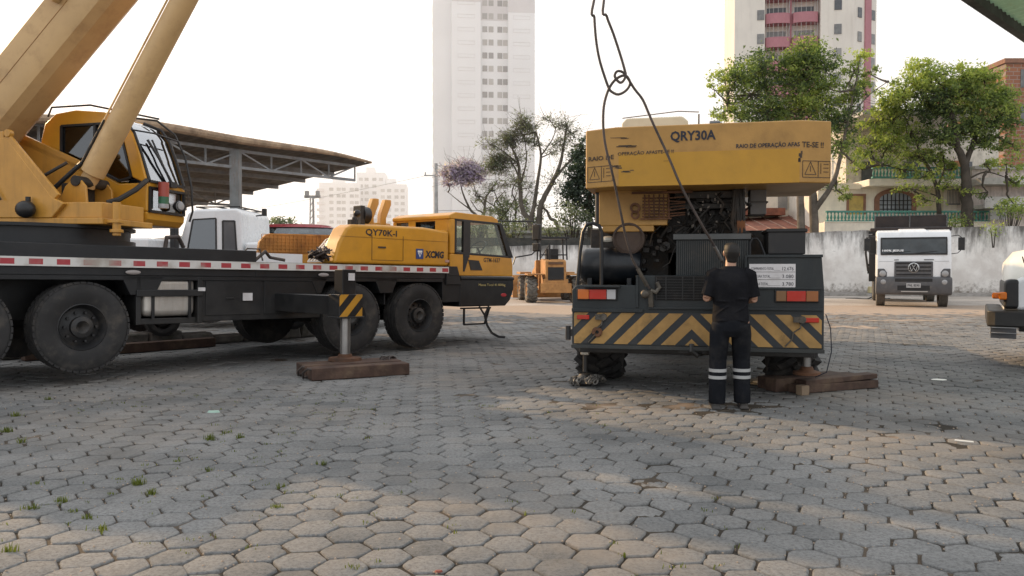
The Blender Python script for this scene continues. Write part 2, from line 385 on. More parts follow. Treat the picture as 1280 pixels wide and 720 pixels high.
# joint soil sheet, swelling over the blocks in patches of dust
xs = np.linspace(-24,26,330); ys = np.concatenate([np.linspace(1.2,14,150), np.linspace(14.15,30,90)])
VV = []; 
for y in ys:
    for x in xs:
        h = fbm(x,y,.42)-.1
        dust = max(0,h-.30)*.022 + max(0,min(1,(y-13)/12))*.013+max(0,y-24)*.003
        d2 = ((x-1.7)/1.9)**2+((y-8.35)/.55)**2
        d3 = ((x+.75)/.7)**2+((y-9.1)/.3)**2
        dust += .011*max(0,1-d2)+.012*max(0,1-d3)
        VV.append((x,y,-.0125+.006*fbm(x,y,3.1)+min(dust,.024)))
nx, ny = len(xs), len(ys)
idx = np.arange(nx*ny).reshape(ny,nx)
FF = np.stack([idx[:-1,:-1].ravel(), idx[:-1,1:].ravel(), idx[1:,1:].ravel(), idx[1:,:-1].ravel()],1)
jo = struct(fast_mesh('joint_soil', VV, FF, JOINT, smooth=True))
# the yard beyond and the ground out to the horizon
m = MB()
m.quad((-3000,-1500,-.06),(3000,-1500,-.06),(3000,4000,-.06),(-3000,4000,-.06))
struct(m.build('ground', DIRT, smooth=0))
xs = np.linspace(-30,42,120); ys = np.linspace(29.2,44,40); VV = []
for y in ys:
    for x in xs: VV.append((x,y,.004+.03*fbm(x,y,.3)*min(1,(y-29.2)/1.5)))
nx, ny = len(xs), len(ys); idx = np.arange(nx*ny).reshape(ny,nx)
FF = np.stack([idx[:-1,:-1].ravel(), idx[:-1,1:].ravel(), idx[1:,1:].ravel(), idx[1:,:-1].ravel()],1)
struct(fast_mesh('yard_dirt', VV, FF, DIRT, smooth=True))
# rising ground behind the wall
def hill(name, x0,x1,y0,y1,z0,z1,n=30, amp=.5):
    xs = np.linspace(x0,x1,n*2); ys = np.linspace(y0,y1,n); V = []
    for y in ys:
        for x in xs: V.append((x,y,z0+(z1-z0)*((y-y0)/(y1-y0))**.8+amp*fbm(x,y,.12)))
    idx = np.arange(2*n*n).reshape(n,2*n)
    F = np.stack([idx[:-1,:-1].ravel(), idx[:-1,1:].ravel(), idx[1:,1:].ravel(), idx[1:,:-1].ravel()],1)
    return struct(fast_mesh(name, V, F, HILL, smooth=True))
hill('hillside', 9,75,41.5,100,2.0,9.0)
hill('hillside', -16,10.5,43.5,100,2.6,6.0)
# ------------------------------------------------------------------ weeds between the blocks
GRASS = leafmat('weed_green', (.09,.11,.03), (.17,.19,.05), (.30,.30,.10), .4)
V, Fq = [], []
def tuft(x,y,n,h):
    for _ in range(n):
        a = rnd.uniform(0,2*PI); l = h*rnd.uniform(.4,1.0); wd = .004
        bx, by = x+rnd.gauss(0,.022), y+rnd.gauss(0,.014); o = len(V)
        dx, dy = math.cos(a), math.sin(a); sx, sy = -dy*wd, dx*wd; le = rnd.uniform(.2,1.0)
        V.extend([(bx-sx,by-sy,-.01),(bx+sx,by+sy,-.01),(bx+dx*l*le*.6+sx*.3,by+dy*l*le*.6+sy*.3,l*.8),(bx+dx*l*le*.6-sx*.3,by+dy*l*le*.6-sy*.3,l*.8)]); Fq.append((o,o+1,o+2,o+3))
def gpt(px,py):
    d = ray(px,py); t = -CAM_H/d.z; return d.x*t, d.y*t
for px,py,n,h in [(8,540,60,.07),(27,553,40,.06),(262,550,55,.075),(300,547,30,.05),(285,541,25,.04),(172,606,60,.06),(190,617,40,.05),(77,628,45,.055),(38,637,45,.055),(112,648,30,.04),(125,663,28,.045),(345,636,30,.04),(12,690,40,.06),(405,580,25,.045),(260,588,20,.035),(350,609,22,.035),(440,710,18,.03),(224,577,18,.03),(60,500,40,.06),(20,520,50,.06),(90,640,20,.03),(150,600,18,.03),(46,605,20,.03)]:
    x,y = gpt(px,py); tuft(x,y,n,h)
for _ in range(420):
    x, y = rnd.uniform(-5.5,1.5), rnd.uniform(3.2,9.5)
    if fbm(x,y,.6) > .12: tuft(x,y,rnd.randint(3,9),.022)
weeds = fast_mesh('weeds', V, Fq, GRASS); weeds['kind'] = 'stuff'
tag(weeds, 'small green weeds growing in the joints between the pavers', 'weeds', kind='stuff')
# small litter
def pebble(px,py,name,label,cat,mat,sx,sy,sz,rot=0):
    x,y = gpt(px,py); m = MB()
    n = 9; top = []; bot = []
    for k in range(n):
        a = 2*PI*k/n; r = rnd.uniform(.75,1.1); top.append((math.cos(a)*sx*r*.8,math.sin(a)*sy*r*.8,sz*rnd.uniform(.7,1))); bot.append((math.cos(a)*sx*r,math.sin(a)*sy*r,0))
    m.add(bot+top, [tuple(range(n,2*n))]+[(i,(i+1)%n,(i+1)%n+n,i+n) for i in range(n)])
    return tag(m.build(name, mat, None, loc=(x,y,.004), rot=(0,0,rot)), label, cat)
pebble(1173,475,'paper_scrap','flat white paper scrap on the pavers right of the timber skid','litter',WHT2,.11,.07,.008)
pebble(268,516,'plastic_scrap','pale green plastic scrap on the pavers left of the weeds','litter',flat('pale_green_plastic',(.35,.5,.42)),.07,.035,.02)
pebble(548,716,'dry_leaf','small reddish dry leaf on the nearest pavers','litter',flat('dry_leaf',(.2,.05,.03)),.022,.015,.01)
V, Fq = [], []
near_c = cells[cells[:,1] < 9]
for q_ in range(6500):
    if q_ < 500: y = 3.2+rnd.random()**1.6*14; x = rnd.uniform(-.66,.66)*y; s_ = rnd.uniform(.003,.010)
    else:
        cx_, cy_ = near_c[rnd.randrange(len(near_c))]
        if fbm(cx_,cy_,.9) < rnd.uniform(-.5,.3): continue
        a = rnd.randrange(6)*PI/3+ang; b2 = a+PI/3; t = rnd.random(); rr = S*1.035+rnd.gauss(0,.005)
        x = cx_+(math.cos(a)*(1-t)+math.cos(b2)*t)*rr; y = cy_+(math.sin(a)*(1-t)+math.sin(b2)*t)*rr; s_ = rnd.uniform(.0025,.0075)
    o = len(V)
    for k in range(4): a = 2*PI*k/4+rnd.uniform(-.4,.4); V.append((x+math.cos(a)*s_,y+math.sin(a)*s_,.001))
    for k in range(4): a = 2*PI*k/4+rnd.uniform(-.4,.4); V.append((x+math.cos(a)*s_*.6,y+math.sin(a)*s_*.6,.001+s_*rnd.uniform(.5,1)))
    Fq += [(o+4,o+5,o+6,o+7)]+[(o+k,o+(k+1)%4,o+4+(k+1)%4,o+4+k) for k in range(4)]
gv = fast_mesh('gravel', V, Fq, JOINT); tag(gv,'loose grit and crumbs of soil scattered over the pavers','gravel',kind='stuff')
x,y = gpt(1205,553)
m = MB(); m.tube([(x-.06,y+.03,.012),(x+.05,y-.05,.014)],.007,6); tag(m.build('white_stick', WHT2), 'thin pale stick lying on the sunlit pavers at right', 'stick')
# ------------------------------------------------------------------ wheels
def make_wheel(parent, loc, r, w, rimr, dish=.10, hub=.13, hubout=.03, side=-1, tmat=None, rmat=None, lugs=0, nuts=10, steer=0):
    """axle along local y, outer face towards side*y"""
    tmat = tmat or RUB; rmat = rmat or RIM
    d = (0,side,0); h = w/2
    m = MB()
    m.lathe([(.0,h-dish),(hub*.6,h-dish+hubout+.05),(hub,h-dish+.05+hubout*.5),(hub,h-dish),(rimr*.62,h-dish-.02),(rimr*.80,h-dish-.035),(rimr*.90,h-.05),(rimr*.97,h-.012),(rimr*1.02,h-.02),(rimr*1.0,h-.06),(rimr*.97,-h+.05),(rimr*.3,-h+.12),(.0,-h+.12)], d=d, n=36)
    for k in range(nuts):
        a = 2*PI*k/nuts; p = Vector((math.cos(a)*hub*1.42, side*(h-dish-.03), math.sin(a)*hub*1.42)); m.cyl(p, p+Vector((0,side*.05,0)), .017, n=6)
    for k in range(8):
        a = 2*PI*(k+.5)/8; p = Vector((math.cos(a)*rimr*.80, side*(h-dish-.055), math.sin(a)*rimr*.80)); m.ball(p, .03*rimr/.28, .012, .03*rimr/.28, 8, 5)
    wh = m.build('wheel', rmat, parent, loc=loc, rot=(0,0,steer))
    t = MB(); rr = rimr*.97
    grooves = []
    for g in (-.22,0,.22): grooves += [(r,(g-.03)*w*1.0),(r-.014,(g-.02)*w),(r-.014,(g+.02)*w),(r,(g+.03)*w)]
    if lugs: grooves = []
    rb = r-.045 if lugs else r
    t.lathe([(rr,-h*.86),(rr+.02,-h*.93),(rr+(rb-rr)*.45,-h),(rr+(rb-rr)*.80,-h*.97),(rb-.035,-h*.93),(rb-.006,-h*.84)]+grooves+[(rb-.006,h*.84),(rb-.035,h*.93),(rr+(rb-rr)*.80,h*.97),(rr+(rb-rr)*.62,h*1.0),(rr+(rb-rr)*.58,h*1.012),(rr+(rb-rr)*.45,h),(rr+.02,h*.93),(rr,h*.86)], d=d, n=56, closed=True)
    if lugs:
        for sgn in (-1,1):
            for k in range(lugs):
                a = 2*PI*(k+(.5 if sgn>0 else 0))/lugs
                pts = []
                for q in range(4):
                    f = q/3; aa = a+f*.30*math.copysign(1,1); yy = sgn*(h*.03+f*h*.96)
                    rad = r if q<3 else r-.05
                    pts.append((Vector((math.cos(aa)*rad,yy,math.sin(aa)*rad)), Vector((math.cos(aa),0,math.sin(aa)))))
                for q in range(3):
                    p0,n0 = pts[q]; p1,n1 = pts[q+1]
                    t.bar(p0-n0*.045,p1-n1*.045,.075,.09,up=n0+n1)
    else:
        for k in range(44):
            a = 2*PI*k/44
            for sgn in (-1,1):
                c = Vector((math.cos(a)*(r-.012),sgn*h*.84,math.sin(a)*(r-.012))); tx = Vector((-math.sin(a),0,math.cos(a)))
                t.obox(c, tx*r*PI/44*.8, Vector((0,h*.12,0)), Vector((math.cos(a),0,math.sin(a)))*.013)
    ty = t.build('tyre', tmat, wh, smooth=30)
    return wh
# ================================================================== all-terrain truck crane (left)
XC = empty('truck_crane', (-2.64,14.84,.05), (0,R(1.05),R(48)))
tag(XC, 'long yellow truck crane on black carrier with red and white side strip, boom raised', 'crane')
# wheels, near and far side, four axles
w0 = make_wheel(XC, (0,-1.235,.56), .56, .33, .29)
axles = [(-1.45,-1,0),(-5.5,-1,0),(-6.82,-1,0),(0,1,0),(-1.45,1,0),(-5.5,1,0),(-6.82,1,0)]
for x,sd_,_ in axles:
    c = copy_tree(w0, XC); c.location = (x, sd_*1.235, .56); c.rotation_euler = (rnd.uniform(0,6) if False else 0, 0, PI if sd_>0 else 0)
m = MB()
# ladder frame, deck, fenders, tool lockers
m.box(-8.6,.9,-.55,.55,.62,1.28)
m.box(-8.7,-3.15,-1.37,1.37,1.2,1.56); m.box(-3.15,.72,-1.37,1.37,1.2,1.42)
m.box(-8.7,-3.15,-1.39,-1.30,1.40,1.58)
m.box(-3.95,-2.02,-1.34,1.34,.58,1.2)
m.box(-4.85,-3.95,-1.30,1.30,.56,.64); m.box(-4.85,-4.78,-1.36,-1.0,.56,1.2); m.box(-4.02,-3.95,-1.365,-1.0,.56,1.2)
m.box(-4.85,-3.95,-1.385,-1.34,.93,1.02)
m.box(-4.78,-4.02,-.7,1.3,.56,1.2)
m.box(-.72,-.70,-1.3,1.3,.75,1.2); m.box(-.80,-.64,-.9,.9,.5,.75)
for x in (0,-1.45,-5.5,-6.82): m.cyl((x,-1.1,.56),(x,1.1,.56),.13,n=14)
m.box(.55,1.0,-1.36,1.36,.78,1.42)
# black side skirts stepping down between the tyres
for a,b_ in ((-.86,-.60),(-4.92,-4.6),(-2.1,-2.02)): m.prism([(a-.12,1.2),(b_+.12,1.2),(b_,.95),(a,.95)],'y',-1.36,-1.05)
m.box(-8.7,.6,-1.36,-1.33,1.14,1.22)
m.build('chassis', BLK, XC, bevel=.012)
m = MB()
for a,b_ in ((-3.9,-3.05),(-3.0,-2.1)):
    m = MB(); m.box(a,b_,-1.352,-1.338,.66,1.14); m.box(a+.3,a+.42,-1.362,-1.351,.88,.91); m.build('locker_panel', BLK, XC, bevel=.006)
# reflective strip: white tape with red blocks
ms, nt, ns, ls, b = newmat('reflective_tape')
tc = ns.new('ShaderNodeTexCoord'); sx = ns.new('ShaderNodeSeparateXYZ'); ls.new(tc.outputs['Object'], sx.inputs[0])
dv = nd(ns,'ShaderNodeMath', operation='MULTIPLY_ADD'); ls.new(sx.outputs[0], dv.inputs[0]); dv.inputs[1].default_value = 1/.30; dv.inputs[2].default_value = 60.35
fr = nd(ns,'ShaderNodeMath', operation='FRACT'); ls.new(dv.outputs[0], fr.inputs[0])
lt = nd(ns,'ShaderNodeMath', operation='LESS_THAN'); ls.new(fr.outputs[0], lt.inputs[0]); lt.inputs[1].default_value = .5
zt = nd(ns,'ShaderNodeMath', operation='COMPARE'); ls.new(sx.outputs[2], zt.inputs[0]); zt.inputs[1].default_value = 1.358; zt.inputs[2].default_value = .034
mu = nd(ns,'ShaderNodeMath', operation='MULTIPLY'); ls.new(lt.outputs[0],mu.inputs[0]); ls.new(zt.outputs[0],mu.inputs[1])
no = nd(ns,'ShaderNodeTexNoise', Scale=4.0, Detail=6.0); ls.new(tc.outputs['Object'], no.inputs['Vector'])
c = mixc(ns,ls,mu.outputs[0],(.60,.585,.56),(.36,.035,.045)); c = mixc(ns,ls,ramp(ns,ls,no.outputs[0],.45,.75),c,(.33,.29,.25)); ls.new(c,b.inputs['Base Color']); b.inputs['Roughness'].default_value = .5
MB().box(-8.7,.66,-1.408,-1.392,1.305,1.415).build('reflective_strip', ms, XC)
# lockers' marks
m = MB(); m.box(-3.35,-3.2,-1.372,-1.362,.86,.97); m.build('white_plate', MAT_PAPER, XC)
m = MB(); m.box(-4.03,-3.93,-1.40,-1.386,1.0,1.05); m.build('small_tag', MAT_PAPER, XC)
for x in (-4.9,-2.0): 
    m = MB(); m.lathe([(0,.008),(.06,.006),(.07,0)], o=(0,0,0), d=(0,-1,0), n=16); o = m.build('side_marker', flat('marker_grey',(.3,.27,.26),.4), XC, loc=(x,-1.392,1.245)); o.scale = (1.4,1,.42)
# fuel tank with straps
m = MB(); m.box(-4.76,-4.03,-1.33,-.72,.66,1.185); t_ = m.build('fuel_tank', ALU, XC, bevel=.09, seg=4)
m = MB()
for x in (-4.62,-4.12): m = MB(); m.box(x-.02,x+.02,-1.345,-1.32,.64,1.2); m.build('tank_strap', BPL, t_)
# outrigger beam, hazard end plate, vertical jack
m = MB(); m.box(-2.82,-2.48,-2.95,-1.2,.70,.96); m.box(-2.84,-2.46,-2.97,-2.72,.68,.98); m.box(-2.86,-2.44,-3.0,-2.70,.655,.68)
ob = m.build('outrigger_beam', BLK, XC, bevel=.008)
m = MB(); m.box(-2.76,-2.54,-2.93,-2.74,.96,1.32); m.build('jack_housing', BLK, ob, bevel=.01)
m = MB(); m.box(-2.67,-2.57,-2.945,-2.931,1.17,1.27); m.build('white_sticker', MAT_PAPER, ob)
m = MB()
def clip_stripes(m, x0,x1,z0,z1, y, wd, per, slope, cx, phase=0, flip=False):
    """45-degree stripe polygons clipped to a rectangle in the x-z plane"""
    hgt = z1-z0; k = -60
    for k in range(-40,40):
        a = cx+phase+k*per
        poly = [(a,z0),(a+wd,z0),(a+wd+slope*hgt,z1),(a+slope*hgt,z1)]
        out = poly
        for lim, keep in ((x0,1),(x1,-1)):
            res = []
            for i in range(len(out)):
                p, q = out[i], out[(i+1)%len(out)]
                ip, iq = keep*(p[0]-lim) >= 0, keep*(q[0]-lim) >= 0
                if ip: res.append(p)
                if ip != iq:
                    t = (lim-p[0])/(q[0]-p[0]); res.append((lim, p[1]+t*(q[1]-p[1])))
            out = res
            if not out: break
        if len(out) >= 3: yield out
for pl in clip_stripes(m,-2.84,-2.46,.68,.98,-2.972,.13,.26,.95,-2.84): m.add([(p[0],-2.974,p[1]) for p in pl],[tuple(range(len(pl)))])
m.build('hazard_stripes', paint('outrigger_hazard_yellow',(.50,.25,.03),.5,damt=.3,dirt=(.15,.1,.04)), ob, smooth=0)
m = MB(); m.cyl((-2.65,-2.85,.15),(-2.65,-2.85,.68),.07,n=24); m.build('jack_rod', STEEL, ob)
m = MB(); m.lathe([(0,.07),(.09,.07),(.10,.03),(.22,.02),(.23,-.02),(0,-.02)], o=(-2.65,-2.85,.092), n=24); m.build('foot_plate', RUST, ob)
# carrier cab
ZB = 1.26
m = MB()
m.prism([(.72,ZB),(2.42,ZB),(2.41,1.50),(2.37,1.66),(.72,1.66)],'y',-1.38,.25)
m.prism([(.70,2.29),(2.0,2.27),(1.96,2.36),(1.8,2.405),(.85,2.42),(.70,2.36)],'y',-1.38,.25)
m.prism([(.72,1.66),(.86,1.66),(.86,2.29),(.72,2.29)],'y',-1.38,-1.30)
m.prism([(.72,1.66),(.80,1.66),(.80,2.1),(.72,2.1)],'y',-1.30,.25)
m.prism([(.722,1.66),(.86,1.66),(.86,2.29),(.722,2.29)],'y',-1.302,-.95); m.prism([(.72,1.66),(.86,1.66),(.86,2.29),(.72,2.29)],'y',-.42,-.20); m.prism([(.72,1.66),(.86,1.66),(.86,2.29),(.72,2.29)],'y',.15,.25)
m.prism([(.72,2.26),(.80,2.26),(.80,2.3),(.72,2.3)],'y',-1.30,.25)
cab = m.build('carrier_cab', YELCAB, XC, bevel=.03, seg=3)
m = MB()
m.prism([(.82,1.66),(2.37,1.62),(2.37,1.66),(.82,1.70)],'y',-1.386,-1.33)   # black window surround
m.prism([(.82,2.26),(2.0,2.25),(2.0,2.29),(.82,2.30)],'y',-1.386,-1.33)
m.prism([(.82,1.66),(.87,1.66),(.87,2.29),(.82,2.29)],'y',-1.386,-1.33)
m.prism([(1.04,1.34),(1.08,1.34),(1.22,1.68),(1.22,2.28),(1.04,2.28)],'y',-1.388,-1.33)
m.prism([(1.98,2.28),(2.08,2.28),(2.42,1.63),(2.27,1.63)],'y',-1.386,-1.25)
m.build('window_frame', BPL, cab, bevel=.006)
m = MB(); m.prism([(1.98,2.28),(2.08,2.28),(2.42,1.63),(2.27,1.63)],'y',.12,.25); m.build('corner_post', BPL, cab, bevel=.006)
m = MB(); m.prism([(.86,1.69),(1.05,1.69),(1.05,2.27),(.86,2.27)],'y',-1.36,-1.355); m.build('quarter_window', GLS, cab)
m = MB(); m.prism([(1.21,1.68),(2.29,1.65),(2.02,2.26),(1.21,2.27)],'y',-1.36,-1.355); m.build('door_window', GLS, cab)
m = MB(); m.add([(2.36,-1.27,1.66),(2.36,.14,1.66),(2.03,.14,2.28),(2.03,-1.27,2.28)],[(0,1,2,3)]); m.build('windscreen', GLS, cab)
m = MB(); m.box(.725,.73,-.95,.14,2.1,2.26); m.build('rear_window', GLSD, cab)
m = MB(); m.prism([(1.17,1.56),(1.45,1.55),(1.55,1.37),(1.24,1.37)],'y',-1.388,-1.378); m.build('door_vent', BPL, cab)
m = MB(); m.box(1.06,1.2,-1.39,-1.379,1.60,1.63); m.build('door_handle', BPL, cab, bevel=.004)
m = MB(); m.prism([(.62,1.43),(.88,1.43),(1.0,1.10),(.62,1.10)],'y',-1.392,-1.3); m.prism([(.66,1.43),(.88,1.43),(.94,1.26),(.66,1.26)],'y',-1.40,-1.392); m.build('step_recess', BPL, cab, bevel=.006)
m = MB(); m.prism([(.98,1.255),(2.45,1.255),(2.46,1.02),(2.36,.80),(2.22,.69),(.98,.69)],'y',-1.375,.9); m.prism([(.98,1.255),(2.45,1.255),(2.46,1.18),(.98,1.18)],'y',-1.395,-1.3); sk = m.build('front_skirt', BLK, XC, bevel=.03, seg=3)
m = MB(); m.lathe([(0,.01),(.05,.008),(.06,0)], d=(0,-1,0), n=16); o = m.build('marker_lamp', flat('marker_red',(.45,.05,.06),.3), sk, loc=(2.16,-1.377,.90)); o.scale = (1.4,1,.6)
m = MB(); m.bar((1.02,-1.36,.66),(1.80,-1.36,.66),.05,.03); m.bar((1.1,-1.36,.36),(1.65,-1.36,.36),.03); m.bar((1.1,-1.36,.36),(1.1,-1.36,.66),.03); m.bar((1.65,-1.36,.36),(1.78,-1.36,.66),.03); m.build('cab_step', BPL, XC)
m = MB(); m.box(2.05,2.6,-1.05,.7,.72,.98); m.box(.75,2.3,-1.1,-.2,1.27,1.5); m.box(1.0,1.45,-1.1,-.6,1.5,1.75); m.box(.95,1.1,-1.1,-.6,1.7,2.2); m.build('seat', BPL, XC, bevel=.05)
m = MB(); m.lathe([(.19,-.012),(.205,0),(.19,.012)], o=(1.95,-.85,1.82), d=(-.7,0,.72), n=24, closed=True); m.bar((1.95,-.85,1.82),(2.1,-.85,1.6),.03); m.bar((1.95,-1.04,1.82),(1.95,-.66,1.82),.02); m.build('steering_wheel', BPL, XC)
# hanging strap below the step
m = MB(); P = [(1.72,-1.40,.69),(1.60,-1.41,.52),(1.66,-1.42,.33),(1.78,-1.43,.18),(1.95,-1.45,.10),(2.12,-1.46,.085)]
for a,b_ in zip(P,P[1:]): m.bar(a,b_,.045,.014,up=(0,1,0))
m.bar((1.45,-1.41,.69),(1.60,-1.41,.52),.035,.012,up=(0,1,0)); m.build('hanging_strap', BPL, XC)
# mirrors
m = MB(); m.tube([(1.97,-1.3,2.33),(2.3,-1.42,2.34),(2.72,-1.62,2.35),(2.8,-1.66,2.28),(2.8,-1.66,1.80),(2.72,-1.6,1.70),(2.46,-1.40,1.64),(2.42,-1.38,1.50)],.014,8)
mr = m.build('mirror_arm', BPL, XC)
m = MB(); m.box(2.76,2.84,-1.76,-1.56,1.98,2.30); m.box(2.76,2.84,-1.75,-1.57,1.76,1.93); m.build('mirror', BPL, mr, bevel=.025)
# engine hood
m = MB(); m.prism([(-1.80,1.425),(-1.70,1.75),(-1.56,2.0),(-1.44,2.065),(-.9,2.085),(.1,2.10),(.70,2.06),(.70,1.425)],'y',-1.365,-.98)
hd = m.build('engine_hood', YELCAB, XC, bevel=.05, seg=3)
m = MB(); m.box(-.9,.68,-.97,.9,1.42,1.86); m.build('engine_deck', YELCAB, XC, bevel=.04)
m = MB(); m.box(-1.05,-.38,-1.372,-1.366,1.50,1.505); m.box(-1.05,-1.045,-1.372,-1.366,1.5,1.92); m.box(-.385,-.38,-1.372,-1.366,1.5,1.92); m.box(-1.70,.70,-1.371,-1.366,1.865,1.868); m.box(-.92,-.76,-1.376,-1.366,1.70,1.73); m.build('hatch_seam', LETF, hd)
text('QY70K-I','model_lettering',LETT,hd,(-1.18,-1.367,1.885),(1,0,0),(0,0,1),.66,.125)
m = MB(); m.box(-.09,.075,-1.374,-1.366,1.545,1.72); m.build('emblem', BLUE, hd)
m = MB(); m.add([(-.06,-1.377,1.69),(.045,-1.377,1.69),(.045,-1.377,1.66),(-.06,-1.377,1.66)],[(0,1,2,3)]); m.add([(-.055,-1.377,1.655),(.04,-1.377,1.655),(-.0075,-1.377,1.57)],[(0,1,2)])
m.add([(-.03,-1.379,1.642),(.015,-1.379,1.642),(-.0075,-1.379,1.60)],[(0,1,2)]); m.build('emblem_mark', WLET, hd, smooth=0)
m = MB(); m.add([(-.03,-1.380,1.642),(.015,-1.380,1.642),(-.0075,-1.380,1.60)],[(0,1,2)]); m.build('emblem_core', BLUE, hd, smooth=0)
text('XCMG','brand_lettering',LETT,hd,(.12,-1.367,1.565),(1,0,0),(.10,0,1),.44,.13,bold=.05)
m = MB(); m.box(.60,.70,-1.374,-1.366,1.50,1.545); m.build('faded_sticker', flat('pink_sticker',(.5,.3,.24)), hd)
text('GTM-1637','fleet_lettering',LETF,cab,(1.58,-1.3815,1.525),(1,0,0),(0,0,1),.46,.085)
text('Massa Total 41.000kg','weight_lettering',YLET,sk,(1.44,-1.397,1.06),(1,0,0),(0,0,1),.74,.06,bold=0)
# boom rest, air filter, horn on the hood
m = MB()
for dx in (0,.30):
    m.prism([(.15+dx,2.05),(.32+dx,2.05),(.30+dx,2.35),(.42+dx,2.62),(.42+dx,2.72),(.28+dx,2.72),(.17+dx,2.42)],'y',.30,.42)
m.box(.0,.75,.2,.5,1.42,2.22); m.cyl((-.1,.4,2.2),(.75,.4,2.2),.07,n=12); m.build('boom_rest', YEL, XC, bevel=.015)
m = MB(); m.cyl((-.02,.3,2.38),(.14,.3,2.38),.16,n=20); m.box(-.1,0,.18,.42,2.08,2.55); m.build('air_filter', BPL, XC, bevel=.01)
m = MB(); m.cyl((-1.2,-1.1,2.05),(-1.2,-1.1,2.2),.045,n=10); m.ball((-1.15,-1.1,2.27),.06); m.box(-1.3,-1.16,-1.14,-1.04,2.06,2.16); m.build('horn', BPL, XC)
# guard grid, rope pile and orange cage on the deck
m = MB(); m.grid((-1.72,-.96,1.46),(.36,0,.38),(0,.42,0),6,5,.022); m.grid((-1.36,-.96,1.84),(.16,0,.06),(0,.42,0),2,5,.022); m.build('guard_grid', WHT2, XC)
m = MB()
for k in range(22):
    cx_,cy_,cz_ = rnd.uniform(-2.0,-1.86),rnd.uniform(-1.28,-1.0),rnd.uniform(1.44,1.50); pts = []
    for q in range(9):
        a = q*.8+rnd.uniform(-.3,.3); pts.append((cx_+math.cos(a)*rnd.uniform(.04,.13),cy_+math.sin(a)*rnd.uniform(.04,.13),cz_+q*.014+rnd.uniform(0,.1)*(1-abs(cx_+1.93)*2)))
    m.tube(pts,.014,6)
m.build('rope_pile', ROPE, XC)
CAGE = paint('cage_orange',(.46,.215,.055),.7,var=.2,damt=.5,dirt=(.15,.06,.03))
m = MB(); m.prism([(-2.26,1.60),(-2.23,1.78),(-2.12,1.90),(-2.02,1.93),(-.5,1.97),(-.5,1.60)],'y',.10,.15); cg = m.build('cage_panel', CAGE, XC)
m = MB(); m.grid((-2.2,.085,1.62),(1.7,0,.03),(0,0,.29),22,5,.009); m.build('cage_mesh', CAGE, cg)
m = MB(); m.tube([(-4.4,-1.2,1.58),(-4.38,-1.2,1.72),(-4.2,-1.15,1.74),(-4.1,-1.1,1.6)],.03,8); m.build('deck_hose', ROPE, XC)
m = MB(); m.tube([(-3.1,-1.25,1.44),(-2.9,-1.2,1.58),(-2.7,-1.0,1.5),(-2.5,-1.1,1.46)],.025,8); m.build('deck_hose', ROPE, XC)
m = MB(); m.tube([(-3.3,-1.3,1.56),(-3.25,-1.3,1.61),(-3.05,-1.3,1.61),(-3.0,-1.3,1.44)],.012,8); m.build('deck_hose', ROPE, XC)
# ---- slewing upper structure: everything below sits in the frame of the turntable
ST = dict(loc=(-5.5,0,0), rot=(0,0,R(-60)))
def up(m, name, mat, parent=XC, **k):
    if parent is XC: return m.build(name, mat, XC, loc=ST['loc'], rot=ST['rot'], **k)
    return m.build(name, mat, parent, **k)
m = MB(); m.cyl((0,0,1.56),(0,0,1.66),1.12,n=48); m.cyl((0,0,1.66),(0,0,1.80),1.05,n=48); m.cyl((0,0,1.80),(0,0,1.84),1.12,n=48); up(m,'slew_ring',BLK)
m = MB()
m.box(-2.2,1.35,-.55,.42,1.84,1.92)                                   # turntable plate
m.box(.55,1.30,-.50,.30,1.92,2.12)
m.box(-2.0,.5,-.20,.20,1.92,2.2)
# near side plate: boom foot cheek sloping down to the front
m.prism([(-2.2,1.92),(.62,1.92),(.80,2.10),(.62,2.18),(-.05,2.93),(-.35,2.98),(-1.2,2.85),(-2.2,2.3)],'y',-.56,-.50)
m.bar((.66,-.53,2.16),(-.10,-.53,2.95),.16,.05,up=(0,1,0))
m.bar((-.10,-.53,2.95),(-1.3,-.53,2.88),.16,.05,up=(0,1,0))
m.prism([(-2.2,1.92),(.55,1.92),(.75,2.3),(.40,2.66),(-.1,2.86),(-.7,3.12),(-1.4,3.0),(-2.2,2.4)],'y',.34,.40)
m.bar((.45,.37,2.62),(-.75,.37,3.12),.14,.06,up=(0,1,0))
m.prism([(.35,1.92),(.9,1.92),(.86,2.35),(.72,2.5),(.55,2.35)],'y',-.26,-.22); m.prism([(.35,1.92),(.9,1.92),(.86,2.35),(.72,2.5),(.55,2.35)],'y',.22,.26)
tt = up(m,'turntable',YEL,bevel=.012)
m = MB(); m.cyl((-.04,-.57,3.0),(-.04,-.50,3.0),.05,n=12); up(m,'lifting_eye',YEL,tt,bevel=.006)
m = MB(); m.cyl((1.45,-.42,1.70),(1.45,-.42,2.12),.05,n=14); m.box(1.28,1.52,-.48,-.36,1.86,1.90); m.cyl((1.45,-.42,1.74),(1.45,-.42,1.78),.08,n=14); up(m,'lock_pin',YEL,tt,bevel=.006)
m = MB(); m.ball((.33,-.66,2.02),.13,.10,.11); m.cyl((.33,-.62,2.02),(.33,-.62,2.18),.03); up(m,'slew_motor',BPL,tt)
m = MB(); m.cyl((.72,-.28,2.42),(.72,.28,2.42),.07,n=14); m.box(.45,.62,-.2,.2,1.95,2.4); m.tube([(.0,-.4,2.1),(.15,-.45,2.35),(.42,-.4,2.5),(.62,-.3,2.65)],.022,8); m.tube([(1.05,-.1,2.15),(1.15,0,2.2),(1.25,.2,2.35),(1.25,.42,2.5)],.035,8); m.tube([(-.9,-.58,2.1),(-.6,-.6,2.5),(-.3,-.6,2.45),(-.1,-.6,2.15)],.014,6); m.box(-.35,.0,-.48,-.2,2.0,2.2); m.box(-.6,-.1,-.45,.2,1.94,2.06); up(m,'hydraulic_hoses',ENG,tt)
